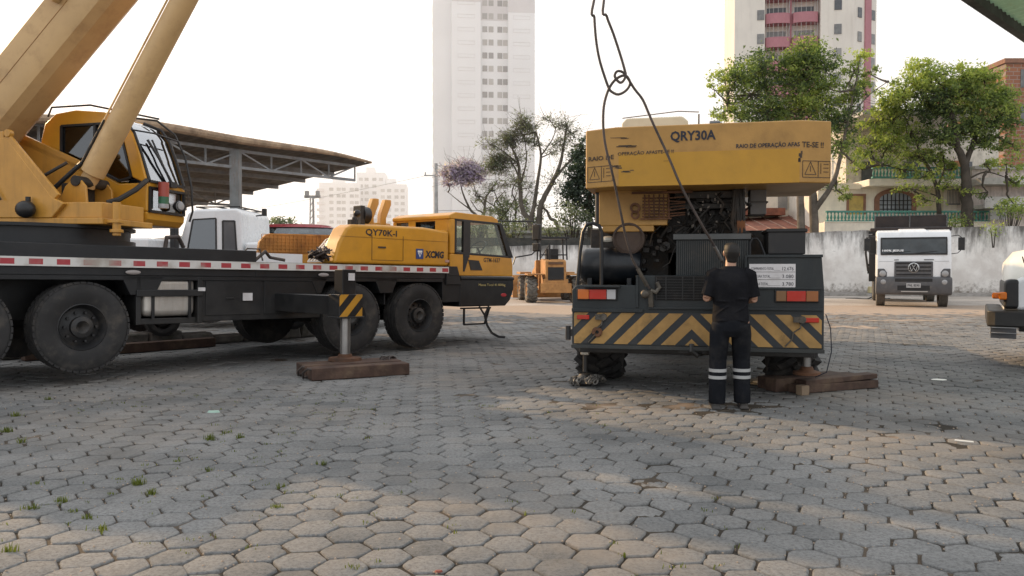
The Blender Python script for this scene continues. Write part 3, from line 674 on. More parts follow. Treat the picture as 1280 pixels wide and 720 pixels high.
m = MB(); m.prism([(-3.2,-1.35),(-3.0,-1.5),(-2.1,-1.5),(-2.1,1.5),(-3.0,1.5),(-3.2,1.35)],'z',1.95,3.0); up(m,'counterweight',YEL,bevel=.04)
m = MB(); m.cyl((-1.7,-.45,2.35),(-1.7,.33,2.35),.32,n=24); m.cyl((-1.7,-.47,2.35),(-1.7,-.42,2.35),.42,n=24); up(m,'winch_drum',BLK)
# boom
bd = Vector((1,0,1)).normalized(); bn = Vector((-1,0,1)).normalized(); by = Vector((0,1,0))
def boom_sec(m, s0, s1, hw, hh, off=0):
    sec = [(-hw,hh),(hw,hh),(hw,-hh*.35),(hw*.86,-hh*.74),(hw*.5,-hh*.95),(0,-hh),(-hw*.5,-hh*.95),(-hw*.86,-hh*.74),(-hw,-hh*.35)]
    o = Vector((0,0,4.03)); n = len(sec)
    vs = [o+bd*s+by*p[0]+bn*(p[1]+off) for s in (s0,s1) for p in sec]
    m.add(vs, [tuple(range(n)), tuple(range(2*n-1,n-1,-1))]+[(i,i+n,(i+1)%n+n,(i+1)%n) for i in range(n)])
m = MB(); boom_sec(m,-2.9,9.0,.31,.34); bo = up(m,'boom',BOOM,bevel=.02,smooth=25)
m = MB(); boom_sec(m,9.0,9.6,.26,.29); boom_sec(m,9.6,10.1,.22,.25); boom_sec(m,8.9,9.02,.335,.365); up(m,'inner_section',BOOM,bo,bevel=.01)
m = MB(); tip = Vector((0,0,4.03))+bd*10.1
m.obox(tip+bd*.25, bd*.35, by*.24, bn*.22); up(m,'boom_head',YEL,bo,bevel=.02)
m = MB()
for yy in (-.12,0,.12): m.lathe([(.05,-.03),(.24,-.035),(.21,0),(.24,.035),(.05,.03)], o=tip+bd*.45-bn*.12+by*yy, d=by, n=24, closed=True)
up(m,'sheave',BLK,bo)
m = MB(); m.obox(Vector((0,0,4.03))+bd*.95+bn*.22-by*.37, bd*.14, by*.06, bn*.10); up(m,'bracket_box',BOOM,bo,bevel=.01)
m = MB(); m.obox(Vector((0,0,4.03))+bd*.95+bn*.24-by*.435, bd*.06, by*.004, bn*.05); up(m,'bracket_label',LETF,bo)
m = MB(); m.obox(Vector((0,0,4.03))+bd*3.0+bn*.06-by*.313, bd*5.6, by*.003, bn*.004); up(m,'weld_seam',paint('seam_brown',(.34,.18,.06),.5),bo)
# luffing cylinder
c0 = Vector((.68,0,2.43)); cdv = Vector((1.45,0,2.39)).normalized()
m = MB(); m.tube([c0-cdv*.05,c0+cdv*.12,c0+cdv*.14,c0+cdv*3.4],[.11,.11,.150,.150],28); m.cyl(c0+cdv*2.85,c0+cdv*3.42,.166,n=28); cy_ = up(m,'luffing_cylinder',BOOM)
m = MB(); m.cyl(c0+cdv*3.42,c0+cdv*5.55,.10,n=20); up(m,'cylinder_rod',STEEL,cy_)
m = MB(); off = Vector((-.125,-.09,.075)); m.tube([c0+off+cdv*.15,c0+off+cdv*.85],.018,8); m.build('cylinder_hose', BPL, cy_); m = MB(); m.tube([c0+off+cdv*.85,c0+off+cdv*3.3],.013,8); m.build('cylinder_line', BOOM, cy_); m = MB(); m.tube([c0+off+cdv*.2,c0+off+Vector((-.2,-.1,-.15)),c0+off+Vector((-.3,-.15,-.3))],.03,8); up(m,'cylinder_pipe',BPL,cy_)
# operator cab
cx0,cx1,cy0,cy1 = -.46,1.20,.44,1.30
m = MB()
side = [(cx0,1.9),(1.16,1.9),(1.23,1.98),(1.24,2.48),(1.12,2.86),(1.0,3.16),(.86,3.34),(.55,3.46),(.1,3.50),(-.22,3.46),(-.40,3.32),(cx0,3.1)]
lower = [(cx0,1.9),(1.16,1.9),(1.23,1.98),(1.24,2.08),(cx0,2.08)]
m.prism(lower,'y',cy0,cy1)
m.prism([(cx0,2.08),(1.24,2.08),(1.24,2.47),(.80,2.47),(.55,2.60),(cx0,2.60)],'y',cy0,cy0+.05)
m.prism([(cx0,2.08),(1.24,2.08),(1.24,2.47),(.80,2.47),(.55,2.60),(cx0,2.60)],'y',cy1-.05,cy1)
m.prism([(cx0,2.6),(.10-.22,2.6),(-.12,3.28),(.62,3.30),(.86,3.05),(1.0,2.55),(1.2,2.47),(1.235,2.5),(1.12,2.86),(1.0,3.16),(.86,3.34),(.55,3.46),(.1,3.50),(-.22,3.46),(-.40,3.32),(cx0,3.1)],'y',cy0,cy0+.05)
m.prism([(cx0,2.6),(.10-.22,2.6),(-.12,3.28),(.62,3.30),(.86,3.05),(1.0,2.55),(1.2,2.47),(1.235,2.5),(1.12,2.86),(1.0,3.16),(.86,3.34),(.55,3.46),(.1,3.50),(-.22,3.46),(-.40,3.32),(cx0,3.1)],'y',cy1-.05,cy1)
m.prism([(.55,3.46),(.1,3.50),(-.22,3.46),(-.40,3.32),(cx0,3.1),(cx0,2.08),(cx0+.06,2.08),(cx0+.06,3.08),(-.36,3.26),(-.2,3.40),(.1,3.44),(.55,3.40)],'y',cy0+.05,cy1-.05)
m.box(1.17,1.24,cy0+.05,cy1-.05,2.42,2.50)
oc = up(m,'operator_cab',YELCAB,bevel=.035,seg=3)
m = MB(); m.prism([(-.12,2.62),(.55,2.62),(.80,2.50),(1.0,2.55),(.86,3.05),(.62,3.30),(-.12,3.28)],'y',cy0+.018,cy0+.024); up(m,'side_window',GLSS,oc)
m = MB(); m.prism([(-.12,2.62),(.55,2.62),(.80,2.50),(1.0,2.55),(.86,3.05),(.62,3.30),(-.12,3.28)],'y',cy1-.024,cy1-.018); up(m,'side_window',GLSS,oc)
m = MB(); prev = None
fr = [(-.12,2.62),(.55,2.62),(.80,2.50),(1.0,2.55),(.86,3.05),(.62,3.30),(-.12,3.28)]
for i in range(len(fr)):
    p, q = fr[i], fr[(i+1)%len(fr)]; m.bar((p[0],cy0-.002,p[1]),(q[0],cy0-.002,q[1]),.03,.03,up=(0,1,0))
m.bar((.42,cy0-.002,2.62),(.42,cy0-.002,3.30),.035,.03,up=(0,1,0)); up(m,'side_window_frame',BPL,oc)
ws = [(1.225,2.50),(1.10,2.86),(.985,3.15),(.85,3.325),(.56,3.44)]
m = MB(); n = len(ws); m.add([(p[0],cy0+.06,p[1]) for p in ws]+[(p[0],cy1-.06,p[1]) for p in ws],[(i,i+1,i+1+n,i+n) for i in range(n-1)]); up(m,'windscreen',GLSB,oc)
m = MB(); m.add([(1.215,cy0+.06,2.10),(1.215,cy1-.06,2.10),(1.215,cy1-.06,2.40),(1.215,cy0+.06,2.40)],[(0,1,2,3)]); up(m,'lower_window',GLSB,oc)
m = MB()
for yy in (cy0+.045,cy1-.045): m.tube([(p[0]+.02,yy,p[1]+.01) for p in ws],.022,8)
for zz in (2.5,2.41,2.09): m.bar((1.25,cy0+.04,zz),(1.25,cy1-.04,zz),.035,.035)
m.bar((1.25,cy0+.05,2.08),(1.25,cy0+.05,2.42),.035); m.bar((1.25,cy1-.05,2.08),(1.25,cy1-.05,2.42),.035); up(m,'windscreen_frame',BPL,oc)
m = MB(); m.tube([(1.28,.95,2.50),(1.18,.78,2.85),(1.08,.66,3.1)],.018,6); m.tube([(1.26,.95,2.5),(1.17,.86,2.8),(1.05,.80,3.12)],.014,6); m.box(1.25,1.3,.88,1.02,2.46,2.54); up(m,'wiper',BPL,oc)
m = MB()
for yy in (cy1+.02,cy0+.30):
    if yy > 1: m.tube([(-.2,yy,3.54),(.3,yy,3.56),(.75,yy,3.50),(1.05,yy,3.28),(1.22,yy,2.95),(1.33,yy,2.5),(1.35,yy,2.15),(1.30,yy,2.0)],.016,8)
m.tube([(-.36,cy0+.02,3.42),(-.30,cy0+.02,3.55),(.3,cy0+.05,3.57),(.8,cy1,3.52)],.014,8); m.tube([(-.34,cy1,3.42),(-.3,cy1,3.55),(.3,cy1,3.57)],.014,8); m.tube([(1.0,cy0,3.2),(1.12,cy0+.3,3.2),(1.12,cy1,3.18)],.012,8); up(m,'guard_rail',BPL,oc)
m = MB(); m.cyl((1.34,.66,2.14),(1.34,.66,2.20),.07,n=16); sl = up(m,'signal_lamp',WHTL,oc)
m = MB(); m.cyl((1.34,.66,2.2005),(1.34,.66,2.3),.07,n=16); up(m,'green_lens',GRNL,sl)
m = MB(); m.cyl((1.34,.66,2.3005),(1.34,.66,2.5),.072,n=16); up(m,'red_lens',flat('dull_red_lens',(.35,.06,.04),.3),sl)
m = MB(); m.lathe([(0,.05),(.06,.045),(.085,0),(.06,-.06),(0,-.07)], o=(1.33,1.02,2.2), d=(.95,-.3,0), n=18); hl = up(m,'work_lamp',BPL,oc)
m = MB(); m.lathe([(0,.06),(.05,.056),(.07,.03)], o=(1.33,1.02,2.2), d=(.95,-.3,0), n=18); up(m,'lens',LAMP,hl)
m = MB(); m.box(-.2,.35,.6,1.15,2.1,2.4); m.box(-.3,-.12,.62,1.12,2.3,3.05); m.box(.8,1.0,.6,1.1,2.1,2.55); up(m,'operator_seat',BPL,oc,bevel=.05)
# hook block hanging under the boom head (above the frame)
hp = tip+bd*.45-bn*.12; hp = Vector((hp.x+.17,0,hp.z))
m = MB()
for yy in (-.12,0,.12): m.tube([(hp.x,yy,hp.z-.15),(hp.x,yy,6.75)],.011,6)
hr = up(m,'hoist_rope',ROPE)
m = MB(); m.prism([(hp.x-.2,6.75),(hp.x+.2,6.75),(hp.x+.26,6.5),(hp.x+.2,6.15),(hp.x-.2,6.15),(hp.x-.26,6.5)],'y',-.17,.17); up(m,'hook_block',YEL,hr,bevel=.03)
m = MB(); m.tube([(hp.x,0,6.15),(hp.x,0,5.98),(hp.x+.08,0,5.88),(hp.x+.10,0,5.78),(hp.x+.02,0,5.68),(hp.x-.08,0,5.70),(hp.x-.12,0,5.79)],[.04,.04,.05,.055,.05,.04,.02],10); up(m,'hook',BLK,hr)
HOOKW = Matrix.LocRotScale(Vector((-2.64,14.84,.05)), Euler((0,R(1.05),R(48))), None) @ Matrix.LocRotScale(Vector(ST['loc']), Euler(ST['rot']), None) @ Vector((hp.x,0,5.72))
# timber skid under the jack
def timbers(name, label, loc, rz, L, n, wd, hgt, extra=()):
    t = empty(name, loc, (0,0,rz)); tag(t, label, 'timber skid', 'timber skids under the outriggers')
    for k in range(n):
        m = MB(); y0 = k*wd; dx = rnd.uniform(-.04,.04)
        m.box(dx,L+dx,y0+.006,y0+wd-.006,.004,hgt+rnd.uniform(-.008,.008)); m.build('beam', WOOD, t, bevel=.012)
    return t
tm = timbers('timber_skid','dark brown bundle of timber beams with wire loops under the left crane\'s steel jack',(-2.52,10.12,0),R(28),1.32,3,.26,.165)
for yy in (.13,.4):
    m = MB(); m.tube([(.02,yy-.1,.13),(-.06,yy-.09,.16),(-.10,yy,.10),(-.08,yy+.08,.03),(.0,yy+.1,.04)],.016,8); m.build('wire_loop', ROPE, tm)
m = MB()
for q in range(10): m.tube([(1.12+rnd.uniform(-.1,.1),.45+rnd.uniform(-.1,.1),.17),(1.15+rnd.uniform(-.1,.1),.5,.21),(1.2+rnd.uniform(-.1,.1),.55,.175)],.01,6)
m.build('wire_tangle', ROPE, tm)
# ================================================================== rough-terrain crane seen from behind (centre)
QA = R(77.2)
QC = empty('rough_terrain_crane', (2.0,8.8,0), (0,0,QA))
tag(QC, 'dirty dark grey crane seen from behind, yellow counterweight above striped bumper', 'crane')
qw = make_wheel(QC, (1.45,-1.17,.68), .68, .54, .32, dish=.16, hub=.16, side=-1, lugs=20)
for x,sd_ in ((1.45,1),(5.4,-1),(5.4,1)):
    c = copy_tree(qw, QC); c.location = (x,sd_*1.17,.68); c.rotation_euler = (0,0,PI if sd_>0 else 0)
# rear wall of the chassis
m = MB()
m.prism([(1.35,.555),(1.35,1.20),(1.29,1.25),(.62,1.25),(.62,1.36),(-.56,1.36),(-.56,1.58),(-1.325,1.585),(-1.355,1.20),(-1.355,.565)],'x',0,.10)
m.box(.10,.72,-1.33,-.56,.98,1.575); m.box(.72,2.9,-1.33,-.56,1.40,1.575); m.box(.10,.72,.56,1.33,.95,1.235); m.box(.72,2.9,.56,1.33,1.40,1.44); m.box(.10,8.6,-.55,.55,.62,1.33)
m.box(.10,.45,-1.30,1.30,.60,.95)
m.box(2.5,6.8,-1.30,1.30,1.05,1.3)
m.cyl((1.45,-.9,.68),(1.45,.9,.68),.15,n=14); m.ball((1.45,0,.66),.26,.32,.26); m.cyl((5.4,-.9,.68),(5.4,.9,.68),.15,n=14)
ch = m.build('chassis', DGRY, QC, bevel=.014)
m = MB(); m.box(-.035,0,.55,1.35,.945,.985); m.box(-.06,.0,-1.355,1.35,.535,.575); m.box(-.03,.0,-1.34,.5,.985,1.01); m.box(-.02,.0,-.56,-.54,1.0,1.575); m.box(-.02,.0,-1.335,-.56,1.555,1.585); m.box(-.018,.0,-1.33,-.56,1.21,1.235); m.box(-.02,0,.60,.63,1.0,1.36); m.box(-.09,-.01,.80,1.20,1.225,1.245); m.build('frame_rib', DGRY, ch, bevel=.004)
# chevron band
m = MB(); m.box(-.008,-.002,-1.335,1.33,.585,.94); hz = m.build('hazard_panel', HAZB, QC)
m = MB()
for pl in clip_stripes(m,0.02,1.325,.587,.938,0,.155,.262,-1.0,.02,phase=.18): m.add([(-.011,p[0],p[1]) for p in pl],[tuple(range(len(pl)))])
for pl in clip_stripes(m,-1.33,.02,.587,.938,0,.155,.262,1.0,.02,phase=-.335): m.add([(-.011,p[0],p[1]) for p in pl],[tuple(range(len(pl)))])
m.build('chevron', HAZ, hz, smooth=0)
# lamps
def lampset(y0,y1,z0,z1,cols,x=-.03):
    m = MB(); m.box(x,-.002,min(y0,y1)-.012,max(y0,y1)+.012,z0-.012,z1+.012); t = m.build('tail_lamp', BPL, QC, bevel=.008)
    yy = y0
    for (f,mt,nm) in cols:
        y2 = yy+(y1-y0)*f; a,b_ = min(yy,y2),max(yy,y2); m = MB(); m.box(x-.016,x+.002,a+.002,b_-.002,z0,z1); m.build(nm, mt, t, bevel=.006); yy = y2
    return t
lampset(1.28,.85,1.09,1.20,[(.30,ORGL,'amber_lens'),(.46,REDL,'red_lens'),(.24,WHTL,'clear_lens')])
lampset(-.86,-1.29,1.085,1.195,[(.25,flat('dirty_lens',(.2,.1,.04),.4),'clear_lens'),(.46,REDL,'red_lens'),(.29,flat('dim_amber',(.28,.1,.03),.4),'amber_lens')])
for y0,y1 in ((1.29,1.15),(-1.14,-1.30)):
    m = MB(); m.box(-.03,-.012,min(y0,y1),max(y0,y1),.86,.91); m.build('reflector', REDL, QC, bevel=.006)
for y0 in (1.06,-1.06):
    m = MB(); m.box(-.05,-.012,y0-.06,y0+.02,.86,.92); m.cyl((-.05,y0-.07,.89),(-.01,y0-.07,.89),.04,n=10); m.tube([(-.02,y0-.06,.86),(-.05,y0-.05,.80),(-.03,y0+.02,.75),(-.04,y0+.03,.68),(-.02,y0+.1,.60)],.008,6); m.build('plug_socket', CHAIN, QC)
m = MB(); m.lathe([(.02,.03),(.05,.03),(.06,.015),(.05,0),(.02,0)], o=(-.011,1.06,.72), d=(-1,0,0), n=14, closed=True); m.cyl((-.06,1.10,.72),(-.01,1.10,.72),.02); m.build('tow_eye', RUST, QC)
m = MB(); m.tube([(-.02,.02,.60),(-.05,.02,.53),(-.03,-.04,.48),(.02,-.1,.50),(.03,.1,.5)],.03,8); m.box(0,.2,-.14,.16,.5,.58); m.build('tow_hook', BLK, QC)
m = MB(); m.box(.03,.10,1.35,1.42,.66,.74); m.cyl((.04,1.4,.62),(.04,1.4,.78),.03); m.build('side_lug', BLK, QC)
# ventilation opening
m = MB(); m.box(-.012,-.003,-.20,.42,1.085,1.355); vt = m.build('vent_opening', flat('void_black',(.004,.004,.004),.8), QC)
m = MB()
for k in range(9): z = 1.10+k*.030; m.box(-.02,-.012,-.19,.41,z,z+.006)
for y in (-.19,.0,.12,.3,.405): m.box(-.024,-.012,y-.006,y+.006,1.09,1.35)
m.build('vent_grille', BPL, vt)
# dimensions board
m = MB(); m.box(-.012,-.003,-1.06,-.585,1.232,1.485); sg = m.build('dimension_board', MAT_PAPER, QC)
for k,(a,b_) in enumerate((('COMPRIMENTO TOTAL______','12.676'),('LARGURA TOTAL________','3.080'),('ALTURA TOTAL__________','3.780'))):
    z = 1.415-k*.082
    text(a,'board_lettering',LETT,sg,(-.0125,-.605,z),(0,-1,0),(0,0,1),.30,.034,bold=.0)
    text(b_,'board_number',LETT,sg,(-.0125,-.925,z),(0,-1,0),(0,0,1),.115,.038,bold=.0)
m = MB()
for k in range(2): m.box(-.015,-.012,-1.055,-.59,1.398-k*.082,1.401-k*.082)
m.build('board_line', LETF, sg)
# radiator
m = MB(); m.box(.30,.6,-.60,.20,1.34,1.80); m.box(.27,.62,-.62,.23,1.76,1.83); rd = m.build('radiator', DGRY, QC, bevel=.008)
m = MB()
for k in range(34): y = -.585+k*.0232; m.box(.285,.30,y,y+.010,1.36,1.75)
m.build('radiator_fin', paint('fin_grey',(.045,.05,.05),.6,damt=.4), rd)
m = MB(); m.box(.26,.275,-.62,.23,1.765,1.825); m.build('radiator_bar', paint('bar_grey',(.09,.095,.095),.6,damt=.4), rd)
# air tank, brown disc, handrails, tool box
m = MB(); m.lathe([(0,-.36),(.15,-.36),(.20,-.30),(.21,-.25),(.21,.27),(.19,.32),(.14,.36),(0,.37)], o=(.45,.96,1.47), d=(0,1,0), n=28); m.lathe([(.214,-.02),(.214,.02)], o=(.45,.96,1.47), d=(0,1,0)); m.lathe([(.214,-.2),(.214,-.17)], o=(.45,.96,1.47), d=(0,1,0)); m.box(.3,.6,.70,.76,1.22,1.4); m.box(.3,.6,1.16,1.22,1.22,1.4); m.build('air_tank', DBLU, QC, bevel=.01)
m = MB(); m.lathe([(0,.10),(.14,.10),(.165,.13),(.185,.12),(.19,.0),(.17,-.16),(0,-.16)], o=(.42,.74,1.78), d=(-1,0,0), n=30); m.build('air_cleaner', BRN, QC)
m = MB(); m.lathe([(0,.03),(.05,.025),(.075,0),(.07,-.02),(0,-.02)], o=(.36,.985,1.78), d=(-.25,0,1), n=16); m.build('rain_cap', paint('pale_cap',(.4,.38,.33),.6), QC)
m = MB(); m.tube([(.05,1.30,1.22),(.05,1.265,1.62),(.05,1.235,1.85),(.05,1.19,1.935),(.05,1.12,1.95),(.05,1.05,1.92),(.05,1.02,1.85),(.05,1.02,1.22)],.021,10); m.build('handrail', BLK, QC)
m = MB(); m.tube([(.1,-.60,1.57),(.1,-.60,1.72),(.1,-.63,1.765),(.1,-.67,1.765),(.1,-.70,1.73),(.1,-.76,1.57)],.011,8); m.build('handrail', BLK, QC)
m = MB(); m.box(.15,.75,-1.18,-.79,1.59,1.86); m.box(.13,.77,-1.20,-.77,1.83,1.87); m.box(.2,.7,-1.15,-.82,1.575,1.6); m.build('tool_box', BPL, QC, bevel=.012)
# jacks and floats
m = MB(); m.box(.64,.75,1.24,1.34,.38,.62); m.build('jack_housing', paint('jack_beige',(.42,.38,.32),.5,damt=.3), QC, bevel=.012)
m = MB(); m.cyl((.70,1.29,.17),(.70,1.29,.45),.03,n=14); m.lathe([(0,.06),(.07,.06),(.1,.02),(.14,.0),(.14,-.05),(0,-.05)], o=(.70,1.29,.085), n=24); m.build('jack_float', BLK, QC)
m = MB(); m.cyl((.50,-1.25,.33),(.50,-1.25,.62),.045,n=18); m.build('jack_rod', STEEL, QC)
m = MB(); m.lathe([(0,.06),(.06,.06),(.08,.02),(.15,.0),(.15,-.03),(0,-.03)], o=(.50,-1.25,.27), n=24); m.build('jack_float', RUST, QC)
m = MB(); m.box(.3,.45,-1.31,1.31,.45,.58); m.box(.46,.72,-1.33,1.33,.60,.86); m.build('outrigger_box', BLK, QC, bevel=.01)
m = MB(); m.tube([(.0,-1.37,.95),(.0,-1.42,.8),(.05,-1.44,.55),(.1,-1.40,.32),(.2,-1.3,.25)],.006,6); m.build('dangling_wire', LETT, QC)
# upper structure
m = MB(); m.prism([(.30,1.08),(.30,.30),(2.6,.30),(2.6,1.08)],'z',1.93,2.36); m.prism([(.30,1.04),(.30,.45),(2.6,.45),(2.6,1.04)],'z',1.86,1.93); m.box(.29,.31,.30,.62,2.30,2.36); sb = m.build('upper_body', YELQ, QC, bevel=.012)
m = MB(); m.cyl((.45,1.10,1.95),(.45,1.10,2.34),.045,n=14); m.build('side_post', BLK, sb)
m = MB(); m.cyl((2.9,0,1.3),(2.9,0,1.65),.75,n=36); m.build('slew_ring', BLK, QC)
m = MB()
m.box(.65,2.9,-.52,.30,1.62,2.33); m.box(.45,.65,-.45,.25,2.12,2.18); m.box(.42,.6,-.50,.22,2.24,2.32)
for k in range(60):
    y = rnd.uniform(-.52,.62); z = rnd.uniform(1.78,2.30); s_ = rnd.uniform(.015,.06); x = rnd.uniform(.42,.64)
    if y > .30: z = rnd.uniform(1.50,1.88)
    if rnd.random() < .5: m.box(x,x+.1,y-s_,y+s_,z-s_*.8,z+s_*.8)
    else: m.cyl((x,y,z),(x+.1,y,z),s_,n=10)
m.box(.9,2.9,.30,1.25,1.25,1.92); m.box(1.2,2.9,-1.0,-.52,1.58,1.9)
eg = m.build('engine', ENG, QC, bevel=.006)
m = MB()
for k in range(26):
    y = rnd.uniform(-.48,.34); z0 = rnd.uniform(1.8,2.3); pts = [(.42,y,z0)]
    for q in range(4): pts.append((.40+rnd.uniform(-.06,.08),pts[-1][1]+rnd.uniform(-.12,.12),pts[-1][2]-rnd.uniform(.02,.13)))
    m.tube(pts,rnd.choice([.008,.012,.018]),6)
m.build('engine_hose', ENG, eg)
m = MB()
for k in range(40):
    y = rnd.uniform(-.5,.3); z = rnd.uniform(1.8,2.3); x = .38+rnd.uniform(-.02,.04); s_ = rnd.uniform(.004,.011)
    m.obox((x,y,z),(s_,0,0),(0,s_*rnd.uniform(.4,1.5),s_*rnd.uniform(-.8,.8)),(0,0,s_*rnd.uniform(.6,2.5)))
ft_ = m.build('engine_fitting', paint('bright_fitting',(.10,.085,.07),.45,metal=.5,var=.4,damt=.5), eg)
ft_['kind'] = 'stuff'
m = MB()
for k in range(7): z = 2.03+k*.035; m.tube([(.27,.58,z),(.27,.30,z+rnd.uniform(-.01,.01)),(.29,.1,z+rnd.uniform(-.02,.02))],.008,6)
for k in range(6): y = .28+k*.055; m.tube([(.265,y,2.0),(.265,y+rnd.uniform(-.01,.01),2.28)],.009,6)
m.box(.255,.28,.25,.60,1.995,2.01); m.box(.25,.29,.02,.70,2.29,2.315); m.lathe([(.035,-.02),(.06,-.02),(.06,.02),(.035,.02)], o=(.26,.66,2.13), d=(1,0,0), n=14, closed=True); m.lathe([(.03,-.02),(.05,-.02),(.05,.02),(.03,.02)], o=(.26,.66,2.05), d=(1,0,0), n=14, closed=True); m.build('pipe_rack', RUST, eg)
m = MB()
for k in range(12): y = -.42-rnd.uniform(0,.14); m.tube([(.34,y,2.33),(.30,y-rnd.uniform(-.03,.03),2.15),(.36,y+rnd.uniform(-.05,.05),1.95),(.34,y+rnd.uniform(-.06,.04),1.75),(.38,y,1.60)],rnd.choice([.010,.016]),6)
m.tube([(.34,-.58,1.85),(.3,-.63,1.80),(.34,-.66,1.77)],.018,6); m.build('hose_bundle', ENG, eg)
m = MB(); m.box(.34,.42,-.56,-.47,1.58,1.98); m.build('rusty_bracket', paint('rusty_orange',(.2,.075,.025),.8,var=.3,damt=.6,dirt=(.05,.03,.02)), eg)
m = MB(); m.box(.5,.9,-.80,-.62,2.05,2.34); m.box(.48,.92,-.82,-.60,2.18,2.2); m.build('side_box', paint('box_grey',(.13,.125,.12),.6,damt=.4), eg, bevel=.012)
# counterweight
TL = .006
cwp = [(-.02,1.195),(-.19,.84),(-.19,-1.09),(-.05,-1.40),(1.5,-1.40),(1.5,1.195)]
m = MB(); m.prism(cwp,'z',2.33,2.985); cw = m.build('counterweight', YELQ, QC, bevel=.018, seg=3)
m = MB(); m.box(-.194,-.189,-1.07,.81,2.335,2.69); m.build('repainted_patch', YELQ2, cw)
m = MB()
for y,z,l,h in ((.80,2.86,.12,.012),(.78,2.77,.20,.018),(.83,2.55,.08,.03),(.70,2.50,.1,.02),(-1.08,2.60,.03,.08),(.3,2.6,.04,.006)): 
    for q in range(5): dy = rnd.uniform(-.6,.6)*l; dz = rnd.uniform(-.6,.6)*h; m.box(-.1965,-.1945,y+dy-l*rnd.uniform(.15,.45),y+dy+l*rnd.uniform(.15,.45),z+dz-h*.22,z+dz+h*.22)
m.build('scratch', LETF, cw)['kind'] = 'stuff'
text('QRY30A','model_lettering',LETT,cw,(-.1945,.255,2.79),(0,-1,0),(0,0,1),.475,.125,bold=.03)
text('OPERAÇÃO AFASTE-SE !!','warning_lettering',LETF,cw,(-.1945,.82,2.66),(0,-1,.02),(0,0,1),.60,.055)
text('RAIO DE OPERAÇÃO AFAS','warning_lettering',LETT,cw,(-.1945,-.43,2.70),(0,-1,.0),(0,0,1),.64,.065)
cl = Vector((-.17,-.355,0)).normalized(); cr_ = Vector((.14,-.31,0)).normalized()
nl = Vector((-.355,.17,0)).normalized(); nr_ = Vector((-.31,-.14,0)).normalized()
text('RAIO DE','warning_lettering',LETF,cw,Vector((-.02,1.195,2.635))+nl*.004+cl*.04,cl,(0,0,1),.33,.05)
text('TE-SE !!','warning_lettering',LETF,cw,Vector((-.19,-1.09,2.70))+nr_*.004+cr_*.0,cr_,(0,0,1),.25,.06)
def picto(o, u, nrm, nm):
    o, u, up_, nrm = Vector(o), Vector(u), Vector((0,0,1)), Vector(nrm); m = MB(); W, H_ = .32, .17; t = .006
    o = o+nrm*.004
    def ln(a,b_): m.bar(o+u*a[0]+up_*a[1], o+u*b_[0]+up_*b_[1], t, .002, up=nrm)
    for a,b_ in (((0,0),(W,0)),((W,0),(W,H_)),((W,H_),(0,H_)),((0,H_),(0,0)),((.18,0),(.18,H_)),((.025,.03),(.155,.03)),((.155,.03),(.09,.16)),((.09,.16),(.025,.03)),((.09,.06),(.09,.12)),((.21,.04),(.21,.15)),((.24,.10),(.30,.10)),((.24,.06),(.30,.06)),((.24,.14),(.30,.14))): ln(a,b_)
    m.build(nm, LETF, cw)
picto(Vector((-.02,1.195,2.40))+cl*.03, cl, nl, 'pictogram')
picto(Vector((-.19,-1.09,2.39))+cr_*.01, cr_, nr_, 'pictogram')
m = MB(); m.box(.2,.36,-.30,-.16,2.985,3.06); m.bar((.28,-.23,2.98),(.28,-.23,3.0),.03); m.box(.22,.34,-.15,-.02,2.985,3.04); m.obox((.2,-.22,3.02),(.05,0,.02),(0,.06,0),(0,0,.05)); m.build('flood_lamp', BPL, cw, bevel=.01)
CREAM = paint('cream_boom',(.62,.55,.40),.5,var=.06,damt=.2,dirt=(.35,.25,.15))
m = MB(); m.prism([(.90,3.02),(.90,3.27),(.84,3.33),(.15,3.33),(.08,3.27),(.08,3.02)],'x',1.2,8.2); b2 = m.build('boom', CREAM, QC, bevel=.02)
m = MB(); m.tube([(1.3,.9,3.35),(1.25,.2,3.40),(1.25,-.05,3.38)],.006,6); m.tube([(1.28,-.05,3.22),(1.28,-.05,3.36)],.01,6); m.tube([(1.2,-.12,3.1),(1.2,-.17,3.16),(1.2,-.20,3.12),(1.2,-.18,3.05)],.012,6); m.build('boom_wire', LETF, b2)
m = MB(); m.prism([(3.4,1.35),(5.6,1.35),(5.6,2.3),(5.2,3.05),(3.5,3.1),(3.4,2.9)],'y',.5,1.2); m.build('operator_cab', YELQ, QC, bevel=.04)
m = MB(); m.box(6.8,8.6,-1.2,1.2,.8,1.35); m.build('front_deck', DGRY, QC, bevel=.02)
# chain heaped on the left float
m = MB()
for k in range(95):
    a = rnd.uniform(0,2*PI); rr_ = rnd.uniform(.08,.27); x_,y_ = math.cos(a)*rr_*.8, math.sin(a)*rr_; z_ = .0+.06*max(0,1-rr_/.28)+rnd.uniform(0,.03)
    ax_ = Vector((rnd.uniform(-1,1),rnd.uniform(-1,1),rnd.uniform(-.6,.6))).normalized(); u_ = ax_.orthogonal().normalized(); v_ = ax_.cross(u_)
    pts = [Vector((x_,y_,z_+.03))+u_*math.cos(t)*.035+v_*math.sin(t)*.022 for t in np.linspace(0,2*PI,9)]
    m.tube(pts,.009,5,caps=False)
ccx = Matrix.Rotation(QA,4,'Z') @ Vector((.72,1.25,0))
tag(m.build('chain_heap', paint('chain_dusty_steel',(.17,.16,.145),.5,metal=.5,var=.6,damt=.6,dirt=(.06,.05,.04)), None, loc=(2.0+ccx.x,8.8+ccx.y,.015)), 'heap of pale chain lying on the left jack float of the grey crane','chain')
t2 = empty('timber_skid', (3.22,9.05,0), (0,0,R(23))); tag(t2, 'reddish brown timber beams with a pale end block at the grey crane\'s right jack','timber skid','timber skids under the outriggers')
